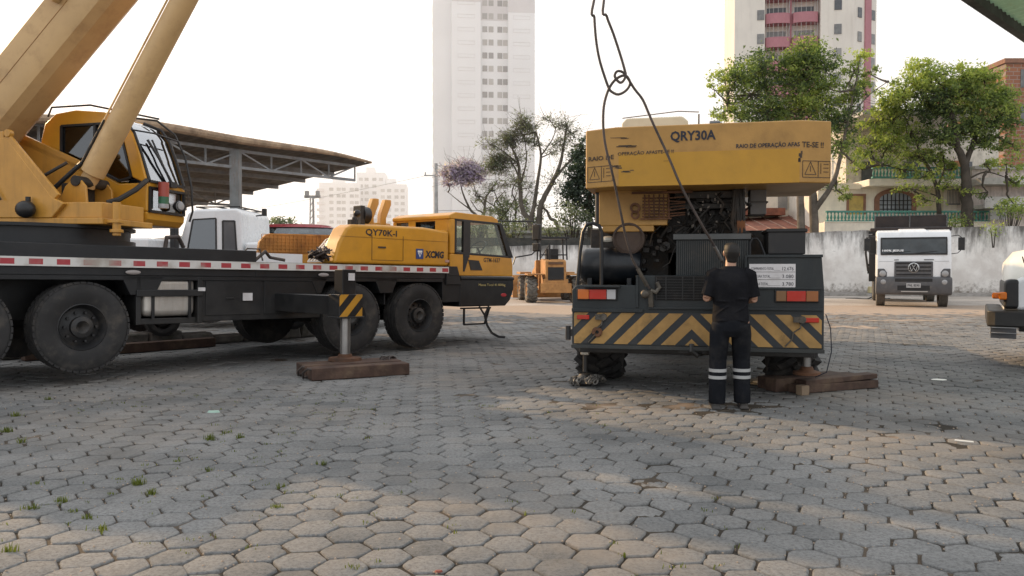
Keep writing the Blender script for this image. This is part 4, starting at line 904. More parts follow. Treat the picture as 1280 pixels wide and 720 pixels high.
for y0,a,b_,h in ((0,.06,1.28,.10),(.20,-.1,1.15,.16),(.40,-.05,1.1,.15)):
    m = MB(); m.box(a,b_,y0+.005,y0+.19,.004,h); m.build('beam', WOOD, t2, bevel=.012)
m = MB(); m.box(.0,.11,-.10,.0,.004,.115); m.build('end_block', WOODE, t2, bevel=.008)
m = MB(); m.obox((.72,.10,.133),(.55,0,.012),(0,.085,0),(0,0,.03)); m.build('top_plank', WOOD, t2, bevel=.008)
# ================================================================== two-leg wire sling hanging in front of it
def tq(zx,zy): return 700+zx/4.5, zy/4.5
def wpath(pts): return [at(px,py,Y) for px,py,Y in pts]
YK = 8.38
SLG = empty('wire_sling', at(775,105,YK)); tag(SLG,'twisted two-leg wire rope sling with a loop, hanging in front of the counterweight','sling')
SLG_O = Vector(SLG.location)
def smooth(P, k=5):
    P = [Vector(p) for p in P]; out = []
    for i in range(len(P)-1):
        p0,p1,p2,p3 = P[max(i-1,0)],P[i],P[i+1],P[min(i+2,len(P)-1)]
        for q in range(k):
            t = q/k; out.append(.5*((2*p1)+(p2-p0)*t+(2*p0-5*p1+4*p2-p3)*t*t+(3*p1-p0-3*p2+p3)*t**3))
    out.append(P[-1]); return out
def wire(name, pts, r=.0135, extra_top=None):
    P = wpath(pts)
    if extra_top is not None: P = [extra_top]+P
    P = [p-SLG_O for p in smooth(P)]
    m = MB(); m.tube(P, r, 8); return m.build(name, ROPE, SLG)
top = Vector((HOOKW.x, HOOKW.y, HOOKW.z))
L = [(742.7,0,YK),(743,22,YK),(745,49,YK),(749,73,YK),(755.5,95,YK),(761.5,111,YK),(766.7,116,YK),(773,118,YK),(781,114.5,YK),(786.5,108,YK),(787.3,102,YK-.02),(783,95,YK-.03),(777,95,YK-.03),(770,99,YK-.03),(764,106,YK-.02),(759.5,115,YK),(755.5,129,YK),(754,144,YK),(754.5,165,YK+.02),(758,188,YK+.05),(766.6,222,YK+.1),(776.5,269,YK+.22),(782,295,YK+.3),(790,322,YK+.38),(799,339,YK+.42),(812,361,YK+.46)]
R_ = [(755,0,YK),(758.3,20,YK),(766.6,42,YK),(775.5,69,YK),(781,88,YK-.02),(782,94,YK-.03),(780,100,YK-.04),(776,103.3,YK-.04),(772,101,YK-.04),(768.5,95.5,YK-.04),(770,90.5,YK-.04),(774,88.8,YK-.04),(780,91.5,YK-.03),(785.5,99,YK-.02),(793,111,YK),(803.3,124.5,YK),(811,142,YK),(817.5,157,YK),(834.5,193.6,YK),(852,234,YK),(875,277,YK+.08),(892,306,YK+.2),(904,329,YK+.30)]
wire('sling_leg', L, extra_top=top); wire('sling_leg', R_, extra_top=top)
e1 = at(813,363,YK+.45)-SLG_O; e2 = at(904,329,YK+.30)-SLG_O
m = MB(); m.cyl(at(797,336,YK+.41)-SLG_O, at(809,357,YK+.45)-SLG_O, .022, n=10); m.tube([e1,e1+Vector((.06,0,-.02)),e1+Vector((.10,0,.03)),e1+Vector((.07,.0,.09))],.025,8); m.ball(e1+Vector((-.06,0,-.04)),.05,.04,.05,10,6); m.bar(e1,e1+Vector((.02,.05,-.18)),.05); m.build('end_hook', CHAIN, SLG)
m = MB(); m.cyl(at(893,308,YK+.2)-SLG_O, at(902,325,YK+.29)-SLG_O, .02, n=10); m.build('ferrule', STEEL, SLG)
# ================================================================== person
SKIN = flat('skin', (.36,.20,.135), .55)
HAIR = flat('dark_hair', (.012,.010,.009), .7)
SHIRT = paint('black_shirt', (.010,.010,.012), .95, var=.3, damt=.25, dirt=(.035,.033,.032), bump=.25, bscale=16, spec=.1)
TROU = paint('dark_work_trousers', (.010,.011,.014), .95, var=.25, damt=.4, dirt=(.045,.042,.04), bump=.25, bscale=14, spec=.1)
BOOT = flat('dark_boot', (.045,.042,.04), .8, damt=.4)
REFL = flat('reflective_band', (.38,.38,.38), .5)
def bake(o, voxel, smooth_it=6, sub=0):
    md = o.modifiers.new('remesh','REMESH'); md.mode = 'VOXEL'; md.voxel_size = voxel; md.use_smooth_shade = True
    sm = o.modifiers.new('smooth','SMOOTH'); sm.iterations = smooth_it; sm.factor = .5
    dg = bpy.context.evaluated_depsgraph_get(); me = bpy.data.meshes.new_from_object(o.evaluated_get(dg))
    mats = list(o.data.materials); o.modifiers.clear(); old = o.data; o.data = me; bpy.data.meshes.remove(old)
    if not len(me.materials):
        for k in mats: me.materials.append(k)
    me.polygons.foreach_set('use_smooth',[True]*len(me.polygons)); return o
def limb(m, P, rs, n=14, sq=None):
    P = [Vector(p) for p in P]; rings = []
    for i,p in enumerate(P):
        t = (P[min(i+1,len(P)-1)]-P[max(i-1,0)]).normalized(); r = rs[i]
        rx, ry = r if isinstance(r,tuple) else (r,r)
        rings.append((p,rx,ry,t,(1,.001,0)))
    m.loft(rings, n)
PE = empty('person', (2.24,8.19,0), (0,0,R(-7))); tag(PE,'man in black shirt and dark trousers with reflective bands, back to camera','person')
LEG = {-1: ((-.100,0,.90),(-.122,.015,.50),(-.135,-.035,.09)), 1: ((.108,0,.90),(.120,.06,.50),(.128,.035,.09))}
m = MB()
Z = (0,0,1)
m.loft([((0,.0,.86),.15,.10,Z,(1,0,0)),((0,0,.95),.165,.115,Z,(1,0,0)),((0,.005,1.08),.145,.10,Z,(1,0,0)),((0,-.005,1.22),.165,.11,Z,(1,0,0)),((0,-.01,1.34),.175,.105,Z,(1,0,0)),((0,-.005,1.405),.15,.08,Z,(1,0,0)),((0,.005,1.44),.075,.06,Z,(1,0,0))],20)
limb(m,[(0,.0,1.40),(0,.02,1.46),(.005,.04,1.52)],[.062,.056,.054])
# head: skull, jaw, nose, ears, lips, eyes
hc = Vector((.012,.055,1.605))
m.ball(hc,.073,.092,.098,20,14); m.ball(hc+Vector((0,.04,-.055)),.054,.05,.058); m.ball(hc+Vector((0,.075,-.098)),.026,.022,.02)
limb(m,[hc+Vector((0,.085,.015)),hc+Vector((0,.108,-.025)),hc+Vector((0,.095,-.038))],[.009,.014,.012],8)
for s_ in (-1,1):
    m.ball(hc+Vector((s_*.075,-.005,-.012)),.011,.02,.032,10,8); m.ball(hc+Vector((s_*.03,.083,.012)),.016,.010,.009,8,6)
m.ball(hc+Vector((0,.09,-.062)),.024,.010,.008,10,6)
SH = {}
for s_ in (-1,1):
    S0 = Vector((s_*.172,-.01,1.38)); EL = Vector((s_*.243,-.02,1.135)); WR = Vector((s_*.16,.21,1.15))
    if s_ > 0: EL = Vector((.232,.0,1.125)); WR = Vector((.12,.22,1.10))
    SH[s_] = (S0,EL,WR)
    limb(m,[S0,S0.lerp(EL,.5),EL],[.055,.048,.040]); limb(m,[EL+(EL-WR).normalized()*.015,EL.lerp(WR,.35),EL.lerp(WR,.8),WR],[.038,.042,.031,.027])
    f = (WR-EL).normalized(); sd_ = Vector((-s_,.0,0)); 
    u_ = f.cross(Vector((0,0,1))).normalized(); up_ = Vector((0,0,1))
    m.loft([(WR,.027,.02,f,up_),(WR+f*.045,.040,.016,f,up_),(WR+f*.085,.042,.014,f,up_),(WR+f*.10,.036,.012,f,up_)],14)
    K = WR+f*.095
    for q,(ln,zz) in enumerate(((.070,.030),(.078,.010),(.072,-.010),(.058,-.028))):
        b0 = K+up_*zz-f*.02; c1 = b0+f*(.02+ln*.45); c2 = c1+f*ln*.25+sd_*ln*.30; c3 = c2+f*ln*.02+sd_*ln*.30
        limb(m,[b0,c1,c2,c3],[.0095,.0088,.008,.0065],8)
    limb(m,[WR+f*.03+up_*.025,WR+f*.06+up_*.052+sd_*.018,WR+f*.095+up_*.056+sd_*.028],[.012,.0105,.008],8)
    H0,K0,A0 = map(Vector,LEG[s_])
    limb(m,[H0,H0.lerp(K0,.5),K0,K0.lerp(A0,.35),A0],[.082,.072,.055,.055,.04])
    limb(m,[A0+Vector((0,-.05,-.04)),A0+Vector((s_*.01,.05,-.045)),A0+Vector((s_*.02,.14,-.06))],[.035,.038,.026])
body = bake(m.build('body', SKIN, PE), .0065, 4)
m = MB(); m.loft([((.012,.035,1.70),.03,.04,Z,(1,0,0)),((.012,.035,1.695),.052,.066,Z,(1,0,0)),((.012,.03,1.675),.072,.088,Z,(1,0,0)),((.012,.02,1.64),.080,.092,Z,(1,0,0)),((.012,.003,1.60),.079,.076,Z,(1,0,0)),((.012,-.008,1.565),.070,.052,Z,(1,0,0)),((.012,-.006,1.535),.058,.040,Z,(1,0,0)),((.010,.0,1.505),.050,.038,Z,(1,0,0)),((.008,.004,1.492),.035,.03,Z,(1,0,0))],22)
hair = bake(m.build('hair', HAIR, PE), .006, 3)
# shirt: torso and short sleeves
m = MB()
m.loft([((0,.0,.855),.182,.128,Z,(1,0,0)),((0,.0,.93),.186,.132,Z,(1,0,0)),((0,.002,1.06),.176,.122,Z,(1,0,0)),((0,-.008,1.2),.192,.130,Z,(1,0,0)),((0,-.014,1.31),.198,.124,Z,(1,0,0)),((0,-.010,1.385),.182,.098,Z,(1,0,0)),((0,.0,1.43),.130,.076,Z,(1,0,0)),((0,.008,1.462),.070,.064,Z,(1,0,0))],24)
for s_ in (-1,1):
    S0,EL,WR = SH[s_]; limb(m,[S0+Vector((-s_*.05,0,.01)),S0+Vector((s_*.012,0,-.015)),S0.lerp(EL,.45),S0.lerp(EL,.92)],[.072,.078,.072,.070])
    # creases where the shirt folds over the belt and under the arm
    for q in range(3):
        z = .90+q*.11+rnd.uniform(-.02,.03); k_ = rnd.uniform(-.04,.05); m.tube([(s_*(.02+rnd.uniform(0,.05)),-.128,z+k_),(s_*.10,-.124,z),(s_*.165,-.07,z-k_*1.5)],[.003,.006,.003],6)
sh_ = bake(m.build('shirt', SHIRT, PE), .009, 4)
m = MB()
m.loft([((0,0,.74),.10,.095,Z,(1,0,0)),((0,-.005,.80),.175,.125,Z,(1,0,0)),((0,-.005,.90),.178,.128,Z,(1,0,0)),((0,0,1.0),.165,.115,Z,(1,0,0))],22)
for s_ in (-1,1):
    H0,K0,A0 = map(Vector,LEG[s_])
    limb(m,[H0+Vector((-s_*.01,-.005,-.03)),H0.lerp(K0,.35),H0.lerp(K0,.75),K0,K0.lerp(A0,.3),K0.lerp(A0,.65),K0.lerp(A0,.92),A0+Vector((0,0,-.035))],[(.100,.112),(.102,.105),(.094,.095),(.088,.092),(.086,.092),(.085,.088),(.086,.09),(.082,.088)],18)
    for q in range(7):
        z = .10+q*.055+rnd.uniform(-.01,.01); c_ = A0.lerp(K0,(z-.09)/.41); m.tube([(c_.x-.085,c_.y-.02,z+rnd.uniform(-.015,.015)),(c_.x,c_.y-.088,z),(c_.x+.08,c_.y-.03,z+rnd.uniform(-.02,.02))],[.003,.008,.003],6)
tr = bake(m.build('trousers', TROU, PE), .010, 3)
for s_ in (-1,1):
    H0,K0,A0 = map(Vector,LEG[s_])
    for zz in (.395,.325):
        c_ = A0.lerp(K0,(zz-.09)/.41); mm = MB(); mm.loft([((c_.x,c_.y,zz-.016),.0905,.096,Z,(1,0,0)),((c_.x,c_.y,zz+.016),.0905,.096,Z,(1,0,0))],24); mm.build('reflective_band', REFL, tr)
    mm = MB(); fx = A0.x+s_*.01
    mm.loft([((fx,-.075,.04),.026,.036,(0,1,.05),(1,0,0)),((fx,-.055,.055),.042,.052,(0,1,.0),(1,0,0)),((fx,.0,.07),.046,.066,(0,1,0),(1,0,0)),((fx+s_*.01,.08,.048),.047,.044,(0,1,-.1),(1,0,0)),((fx+s_*.018,.15,.036),.042,.032,(0,1,0),(1,0,0)),((fx+s_*.02,.19,.030),.022,.022,(0,1,0),(1,0,0))],16)
    mm.box(fx-.044,fx+.048,-.085,.18,.0,.022)
    mm.v = [(v_[0],v_[1]+A0.y,v_[2]) for v_ in mm.v]
    bt = bake(mm.build('boot', BOOT, PE), .008, 3)
# ================================================================== white truck facing the camera
VT = empty('cargo_truck', (14.35,28.6,0), (0,0,R(-113))); tag(VT,'white cab truck with grey bumper and dark headboard parked against the wall','truck')
v0 = make_wheel(VT, (-1.15,-1.03,.50), .50, .30, .29, tmat=RUBD)
c = copy_tree(v0, VT); c.location = (-1.15,1.03,.50); c.rotation_euler = (0,0,PI)
for x in (-6.2,-7.5):
    for s_ in (-1,1): c = copy_tree(v0, VT); c.location = (x,s_*1.03,.50); c.rotation_euler = (0,0,0 if s_<0 else PI)
m = MB(); m.box(-8.6,-.5,-.45,.45,.6,.95); m.box(-8.8,-2.3,-1.22,1.22,1.05,1.25); m.box(-2.1,-1.9,-1.2,1.2,.95,2.7); m.build('truck_frame', BLK, VT, bevel=.02)
m = MB()
m.prism([(-.02,1.08),(.0,1.65),(-.06,1.91),(-.2,2.50),(-.32,2.72),(-.6,2.80),(-1.8,2.80),(-1.85,2.6),(-1.85,1.08)],'y',-1.20,1.20)
m.prism([(-.30,2.70),(-.45,2.80),(-1.4,2.88),(-1.75,2.86),(-1.75,2.72),(-.4,2.66)],'y',-.45,.45)
vc = m.build('cab', WHT, VT, bevel=.07, seg=4)
m = MB(); m.add([(-.061+.02,-1.06,1.93),(-.061+.02,1.06,1.93),(-.197+.022,1.06,2.49),(-.197+.022,-1.06,2.49)],[(0,1,2,3)]); wsn = m.build('windscreen', paint('windscreen_dark',(.05,.058,.062),.06,var=.35,damt=.1,bump=0,scale=1.2), vc)
m = MB()
for s_ in (-1,1): m.bar((-.05,s_*1.05,1.93),(-.185,s_*1.05,2.49),.05,.03)
m.bar((-.045,-1.07,1.92),(-.045,1.07,1.92),.05,.05); m.bar((-.185,-1.07,2.50),(-.185,1.07,2.50),.05,.05); m.bar((-.03,-.9,1.95),(-.06,-.1,2.02),.02); m.bar((-.03,.05,1.95),(-.06,.75,2.02),.02); m.build('windscreen_frame', BPL, vc)
text('100% JESUS','windscreen_lettering',WLET,wsn,(-.025,-1.02,1.99),(0,1,0),(-.22,0,1),.70,.095,thick=.012,bold=.04)
for s_ in (-1,1):
    m = MB(); m.box(-.40,-.36,s_*.95-.10,s_*.95+.10,2.66,2.69); m.build('roof_marker', PLG, vc)
    m = MB(); m.box(-1.3,-.45,s_*1.205-.006,s_*1.205+.006,1.95,2.45); m.build('side_window', GLSD, vc)
m = MB(); m.box(-.004,.004,-1.12,-.66,1.655,1.662); m.box(-.004,.004,.66,1.12,1.655,1.662); m.build('panel_gap', PLG, vc)
m = MB(); m.box(-.03,.03,-.62,.62,1.09,1.66); gr = m.build('grille', PLG, VT, bevel=.04)
m = MB()
for k in range(4): z = 1.16+k*.135; m.box(.02,.036,-.56,.56,z,z+.05)
m.build('grille_slot', flat('slot_black',(.01,.01,.011),.7), gr)
m = MB(); m.lathe([(.155,-.006),(.18,0),(.18,.012),(.155,.014)], o=(.04,0,1.43), d=(1,0,0), n=36, closed=True)
def stroke(a,b_): m.bar((.052,a[0],1.43+a[1]),(.052,b_[0],1.43+b_[1]),.014,.028,up=(1,0,0))
stroke((-.062,.135),(0,.01)); stroke((0,.01),(.062,.135)); stroke((-.13,.085),(-.065,-.12)); stroke((-.065,-.12),(0,.0)); stroke((0,.0),(.065,-.12)); stroke((.065,-.12),(.13,.085)); m.build('emblem', paint('chrome',(.6,.6,.6),.2,metal=1), gr)
m = MB(); m.lathe([(0,0),(.158,0)], o=(.038,0,1.43), d=(1,0,0), n=36); m.build('emblem_disc', BPL, gr)
m = MB(); m.box(.0,.006,-.63,-.48,1.70,1.725); m.box(.0,.006,.33,.64,1.70,1.73); m.build('badge', PLG, vc)
m = MB(); m.prism([(.04,.46),(.10,.56),(.10,.95),(.06,1.10),(-.6,1.10),(-.6,.62),(-.2,.46)],'y',-1.23,1.23); bp = m.build('bumper', PLG, VT, bevel=.06, seg=3)
m = MB(); m.box(.09,.105,-.52,.52,.62,.80); m.box(.09,.106,-.60,.60,.93,1.05); m.build('bumper_slot', BPL, bp, bevel=.02)
m = MB(); m.box(.105,.115,-.23,.23,.72,.88); pl_ = m.build('number_plate', flat('plate_grey',(.42,.42,.42)), bp)
text('FNL 8590','plate_lettering',LETT,pl_,(.1155,-.19,.755),(0,1,0),(0,0,1),.38,.09)
m = MB(); m.box(.1,.115,-.40,.45,.565,.60); m.build('bumper_bar', flat('bar_pale',(.4,.38,.35)), bp)
for s_ in (-1,1):
    m = MB(); m.prism([(s_*1.17,1.09),(s_*.86,1.09),(s_*.86,1.27),(s_*.95,1.40),(s_*1.17,1.40)],'x',-.25,.022); h_ = m.build('headlight', PLG, VT, bevel=.03)
    m = MB(); m.lathe([(0,.035),(.07,.03),(.10,.015),(.115,0)], o=(.018,s_*1.0,1.22), d=(1,0,0), n=20); m.build('lens', LAMP, h_)
    m = MB(); m.lathe([(0,.03),(.06,.025),(.09,0)], o=(.098,s_*.98,.92), d=(1,0,0), n=20); m.build('fog_lamp', LAMP, bp)
    m = MB(); m.tube([(-.35,s_*1.18,2.55),(-.25,s_*1.42,2.58),(-.22,s_*1.52,2.5)],.016,6); m.tube([(-.25,s_*1.18,1.92),(-.22,s_*1.4,1.95),(-.22,s_*1.5,2.05)],.016,6); m.box(-.30,-.18,s_*1.52-.10,s_*1.52+.10,2.05,2.50); m.build('mirror', BPL, VT, bevel=.03)
m = MB(); m.box(-2.4,-2.32,-1.20,-.02,2.98,3.42); m.box(-2.4,-2.32,.02,1.24,2.98,3.42); m.box(-3.3,-1.9,-1.38,1.38,2.82,2.95); m.box(-2.6,-2.3,-1.3,1.3,2.7,2.82); hb = m.build('headboard', paint('headboard_brown',(.028,.020,.018),.7,var=.3,damt=.3,dirt=(.07,.05,.035)), VT, bevel=.01)
m = MB()
for y in (-1.22,-.0,1.26): m.box(-2.31,-2.29,y-.018,y+.018,2.96,3.44)
m.box(-2.31,-2.29,-1.22,1.26,2.965,2.985); m.box(-2.31,-2.29,-1.22,1.26,3.425,3.44); m.build('headboard_frame', PLG, hb)
m = MB()
for z in np.arange(1.2,2.8,.14): m.box(-2.2,-1.95,-1.48+rnd.uniform(0,.08),-1.20,z,z+.10)
m.box(-2.4,-1.9,-1.42,-1.2,.9,2.7); m.tube([(-1.9,-1.5,2.6),(-1.9,-1.54,2.0),(-1.9,-1.45,1.3)],.04,8); m.build('loader_legs', BLK, VT)
# ================================================================== bonneted white truck at the right edge
RT = empty('bonneted_truck', (7.0,11.35,0), (0,0,R(150))); tag(RT,'rounded white bonnet of an old truck with orange indicator and black bumper','truck')
# local x forward, near side is +y (vehicle's left), front near corner at origin-ish
m = MB()
m.loft([((-.05,-1.05,1.02),.72,.30,(1,0,0),(0,1,0)),((-.0,-1.05,1.10),.86,.42,(1,0,0),(0,1,0)),((-.12,-1.05,1.18),.93,.50,(1,0,0),(0,1,0)),((-.6,-1.05,1.22),.97,.56,(1,0,0),(0,1,0)),((-1.6,-1.05,1.28),1.0,.62,(1,0,0),(0,1,0))][1:],28)
m.build('bonnet', WHT2, RT, smooth=50)
m = MB(); m.prism([(-.12,.84),(-.10,1.25),(-.20,1.31),(-1.0,1.34),(-1.7,1.36),(-1.7,.95),(-1.35,1.05),(-1.05,1.02),(-.80,.86)],'y',-2.15,.03); m.build('fender', WHT, RT, bevel=.06, seg=3)
m = MB(); m.prism([(.02,.86),(.02,1.22),(-.02,1.28),(-.17,1.28),(-.17,.86)],'y',-2.12,.05); gq = m.build('grille_corner', BPL, RT, bevel=.05, seg=3)
m = MB(); m.box(-.02,.08,.03,.13,.99,1.10); m.box(.0,.16,-.05,.03,1.0,1.09); m.build('indicator', flat('amber_indicator',(.65,.16,.01),.25,damt=.1), RT, bevel=.025)
m = MB(); m.prism([(.22,-2.2),(.22,.02),(.12,.10),(-.35,.10),(-.35,-.1),(.0,-.1),(.0,-2.2)],'z',.60,.84); bq = m.build('bumper', BLK, RT, bevel=.03)
m = MB(); m.prism([(.17,-.35),(.17,.02),(-.14,.08),(-.14,.04),(.12,-.02),(.12,-.35)],'z',.44,.60); m.build('mud_board', PLG, bq)
m = MB(); m.box(.13,.175,-.35,.025,.592,.602); m.box(-.15,.16,.022,.085,.59,.601); m.box(-.15,.16,.02,.085,.515,.523); m.build('board_edge', flat('pale_edge',(.35,.35,.35)), bq)
m = MB(); m.tube([(-.30,-.02,1.33),(-.22,-.02,1.52),(-.2,-.02,1.60)],.008,6); m.ball((-.32,-.02,1.35),.025); m.build('marker_stick', BPL, RT)
m = MB(); m.box(-3.4,-1.7,-2.15,.05,.9,2.3); m.prism([(-1.7,1.7),(-1.9,2.5),(-3.4,2.55),(-3.4,1.7)],'y',-2.1,.0); m.build('cab', WHT, RT, bevel=.08)
m = MB(); m.box(-8,-.2,-1.5,-.6,.5,.85); m.box(-8,-3.5,-2.25,.15,.9,1.1); m.build('truck_frame', BLK, RT)
rw = make_wheel(RT, (-1.15,-.12,.50), .50, .28, .28, side=1); c = copy_tree(rw, RT); c.location = (-1.15,-2.0,.5); c.rotation_euler = (0,0,PI)
m = MB(); pts = [( -1.15+math.cos(R(10)+R(160)*k/12)*.66,.5+math.sin(R(10)+R(160)*k/12)*.62) for k in range(13)]; pin = [(-1.15+(p[0]+1.15)*.86,.5+(p[1]-.5)*.86) for p in pts][::-1]; m.prism(pts+pin,'y',-.35,.07); m.build('wheel_arch', BPL, RT, bevel=.02)
# ================================================================== old wheel loader between the cranes
WL = empty('wheel_loader', (1.75,32.0,0), (0,0,R(-84))); tag(WL,'faded orange wheel loader with dusty tyres parked before the far wall','loader')
l0 = make_wheel(WL, (-.6,-.92,.55), .55, .42, .27, tmat=RUBD, rmat=OLDY, lugs=14)
for x,y in ((-.6,.92),(-2.9,-.95),(-2.9,.95)):
    c = copy_tree(l0, WL); c.location = (x,y,.55); c.rotation_euler = (0,0,0 if y<0 else PI)
m = MB(); m.prism([(.0,.65),(.05,1.1),(.0,1.68),(-.15,1.74),(-1.5,1.80),(-1.5,.6)],'y',-.42,.42); m.box(-.1,.12,-.62,.62,.42,.80); m.box(.02,.06,-.5,.5,.62,.98); m.box(-3.4,-1.3,-.5,.5,.5,1.2); m.box(-1.1,-.1,-1.12,-.45,1.13,1.19); m.box(-1.1,-.1,.45,1.12,1.13,1.19); lb = m.build('rear_body', OLDY, WL, bevel=.03)
m = MB(); m.box(.045,.06,-.32,.32,.92,1.45); m.build('radiator_grille', BLK, lb)
m = MB(); m.box(.03,.05,-.30,.30,1.56,1.66); m.build('name_strip', paint('strip_dark',(.12,.06,.03),.7), lb)
m = MB()
for x in (-1.45,-.55):
    for y in (-.55,.55): m.bar((x,y,1.75),(x-.03,y*.95,2.62),.06)
m.box(-1.55,-.45,-.62,.62,2.60,2.68); m.bar((-.55,-.55,1.95),(-.55,.55,1.95),.05); m.bar((-.55,-.55,1.78),(-.55,-.1,2.5),.03); m.build('cab_frame', BLK, WL, bevel=.01)
m = MB(); m.box(-1.3,-.9,-.25,.25,1.75,2.2); m.build('seat', BPL, WL)
m = MB(); m.cyl((-.35,-.2,1.75),(-.35,-.2,2.4),.04); m.build('exhaust_pipe', BPL, WL)
m = MB()
for y in (-.45,.45): m.bar((-1.9,y,1.5),(-3.3,y,1.15),.16,.22); m.bar((-3.3,y,1.15),(-4.1,y,.45),.14,.2)
m.prism([(-1.5,.7),(-1.5,1.75),(-1.9,1.7),(-2.1,.7)],'y',-.6,.6); m.bar((-1.7,0,1.7),(-3.4,0,1.35),.12); m.box(-3.6,-2.2,-1.18,-.70,1.15,1.25); m.box(-3.6,-2.2,.70,1.18,1.15,1.25); m.build('loader_arm', OLDY, WL, bevel=.02)
m = MB(); m.prism([(-4.0,.08),(-4.9,.1),(-4.95,.16),(-4.2,.2),(-4.15,.85),(-4.35,1.1),(-4.1,1.1),(-4.0,.8)],'y',-1.3,1.3); m.build('bucket', OLDY, WL)
# second, partly hidden loader part: rusty trailer frame by the crane's cab
# ================================================================== vehicles behind the left crane
WC = empty('white_cab_truck', (-7.4,20.0,.12), (0,0,R(180))); tag(WC,'white truck cab with two dark side windows behind the left crane\'s deck','truck')
m = MB()
W0 = -.9; ybk = -1.1
m.prism([(.52,1.2),(.50,1.75),(.25,2.62),(.05,2.70),(-.93,2.72),(-1.02,2.62),(-1.06,1.2)],'y',-1.1,1.1); wc = m.build('cab', WHT, WC, bevel=.07, seg=4)
# local +y is towards the camera side after turning: front of the cab points left in view
for s_ in (-1,1):
    m = MB(); m.prism([(.28,1.60),(.12,2.45),(-.42,2.48),(-.42,1.60)],'y',s_*1.105-.004,s_*1.105+.004); m.build('door_window', GLSD, wc)
    m = MB(); m.prism([(-.58,1.72),(-.58,2.42),(-.86,2.42),(-.90,1.72)],'y',s_*1.105-.004,s_*1.105+.004); m.build('rear_side_window', WIND, wc)
    for pr in ([(.28,1.60),(.12,2.45),(-.42,2.48),(-.42,1.60)],[(-.58,1.72),(-.58,2.42),(-.86,2.42),(-.90,1.72)]):
        m = MB()
        for i in range(4): p,q = pr[i],pr[(i+1)%4]; m.bar((p[0],s_*1.107,p[1]),(q[0],s_*1.107,q[1]),.035,.02,up=(0,1,0))
        m.build('window_frame', BPL, wc)
    m = MB(); m.prism([(.28,1.55),(-.46,1.55),(-.46,1.20),(.40,1.20)],'y',s_*1.104-.004,s_*1.104+.004); m.build('door_lower', BPL, wc)
    m = MB(); m.bar((.42,s_*1.1,2.3),(.48,s_*1.3,2.35),.03); m.box(.42,.54,s_*1.3-.12,s_*1.3+.12,1.75,2.4); m.build('mirror', BPL, wc, bevel=.02)
m = MB(); m.add([(.515,-1.0,1.78),(.515,1.0,1.78),(.27,1.0,2.58),(.27,-1.0,2.58)],[(0,1,2,3)]); m.build('windscreen', GLSD, wc)
m = MB()
for y in (-.9,0,.9): m.bar((.1,y,2.76),(-.92,y,2.77),.03)
for x in (.1,-.4,-.92): m.bar((x,-.95,2.76),(x,.95,2.76),.03)
m.cyl((-1.5,.9,2.55),(-1.5,.9,2.72),.06); m.bar((-1.3,.9,2.55),(-1.5,.9,2.57),.03); m.build('roof_rack', BPL, WC)
m = MB(); m.box(-3.2,-1.1,-1.15,1.15,1.05,1.92); m.build('body_box', WHT, WC, bevel=.08)
m = MB(); m.box(-4.6,.4,-.5,.5,.5,1.05); m.build('truck_frame', BLK, WC)
ww = make_wheel(WC, (-.2,.95,.48), .48, .28, .27, side=1)
for x,y in ((-.2,-.95),(-3.6,.95),(-3.6,-.95)): c = copy_tree(ww, WC); c.location = (x,y,.48); c.rotation_euler = (0,0,0 if y>0 else PI)
def car(name, label, loc, rz, paintm, sc=1.0, roofm=None):
    t = empty(name, loc, (0,0,rz)); tag(t, label, 'car', 'vehicles parked behind the left crane'); t.scale = (sc,sc,sc)
    m = MB(); m.loft([((-2.1,0,.72),.70,.24,(1,0,0),(0,1,0)),((-1.9,0,.72),.80,.32,(1,0,0),(0,1,0)),((-.9,0,.74),.84,.36,(1,0,0),(0,1,0)),((.9,0,.72),.84,.34,(1,0,0),(0,1,0)),((1.7,0,.66),.80,.28,(1,0,0),(0,1,0)),((2.05,0,.60),.66,.2,(1,0,0),(0,1,0))],20); m.build('body', paintm, t, smooth=60)
    m = MB(); m.loft([((0,0,.95),1.45,.74,(0,0,1),(1,0,0)),((-.1,0,1.36),.95,.60,(0,0,1),(1,0,0)),((-.12,0,1.44),.80,.52,(0,0,1),(1,0,0))],20); m.build('cabin', GLSD, t, smooth=40)
    m = MB(); m.loft([((-.12,0,1.40),.92,.60,(0,0,1),(1,0,0)),((-.12,0,1.46),.84,.55,(0,0,1),(1,0,0)),((-.12,0,1.485),.6,.38,(0,0,1),(1,0,0))],20); m.build('roof', roofm or paintm, t, smooth=60)
    wq = make_wheel(t, (1.3,-.72,.31), .31, .2, .19)
    for x,y in ((1.3,.72),(-1.3,-.72),(-1.3,.72)): c = copy_tree(wq, t); c.location = (x,y,.31); c.rotation_euler = (0,0,0 if y<0 else PI)
    return t
REDP = flat('dusty_red_paint',(.30,.05,.055),.35)
car('parked_car','dusty red car with white bonnet squeezed behind the left crane\'s deck',(-5.75,15.6,.22),R(40),REDP,.95)
car('parked_car','pale car with dark red roof parked near the open shed',(-7.0,26.5,.85),R(8),WHT,1.35,REDP)
m = MB(); m.box(-1.3,1.3,-1.2,1.2,1.2,2.35); m.box(-1.2,1.2,-.4,.4,.4,1.2); pv = m.build('white_van_body', WHT, None, bevel=.06, loc=(-9.4,19.0,-.25)); tag(pv,'white box body glimpsed under the raised crane cab','truck body')
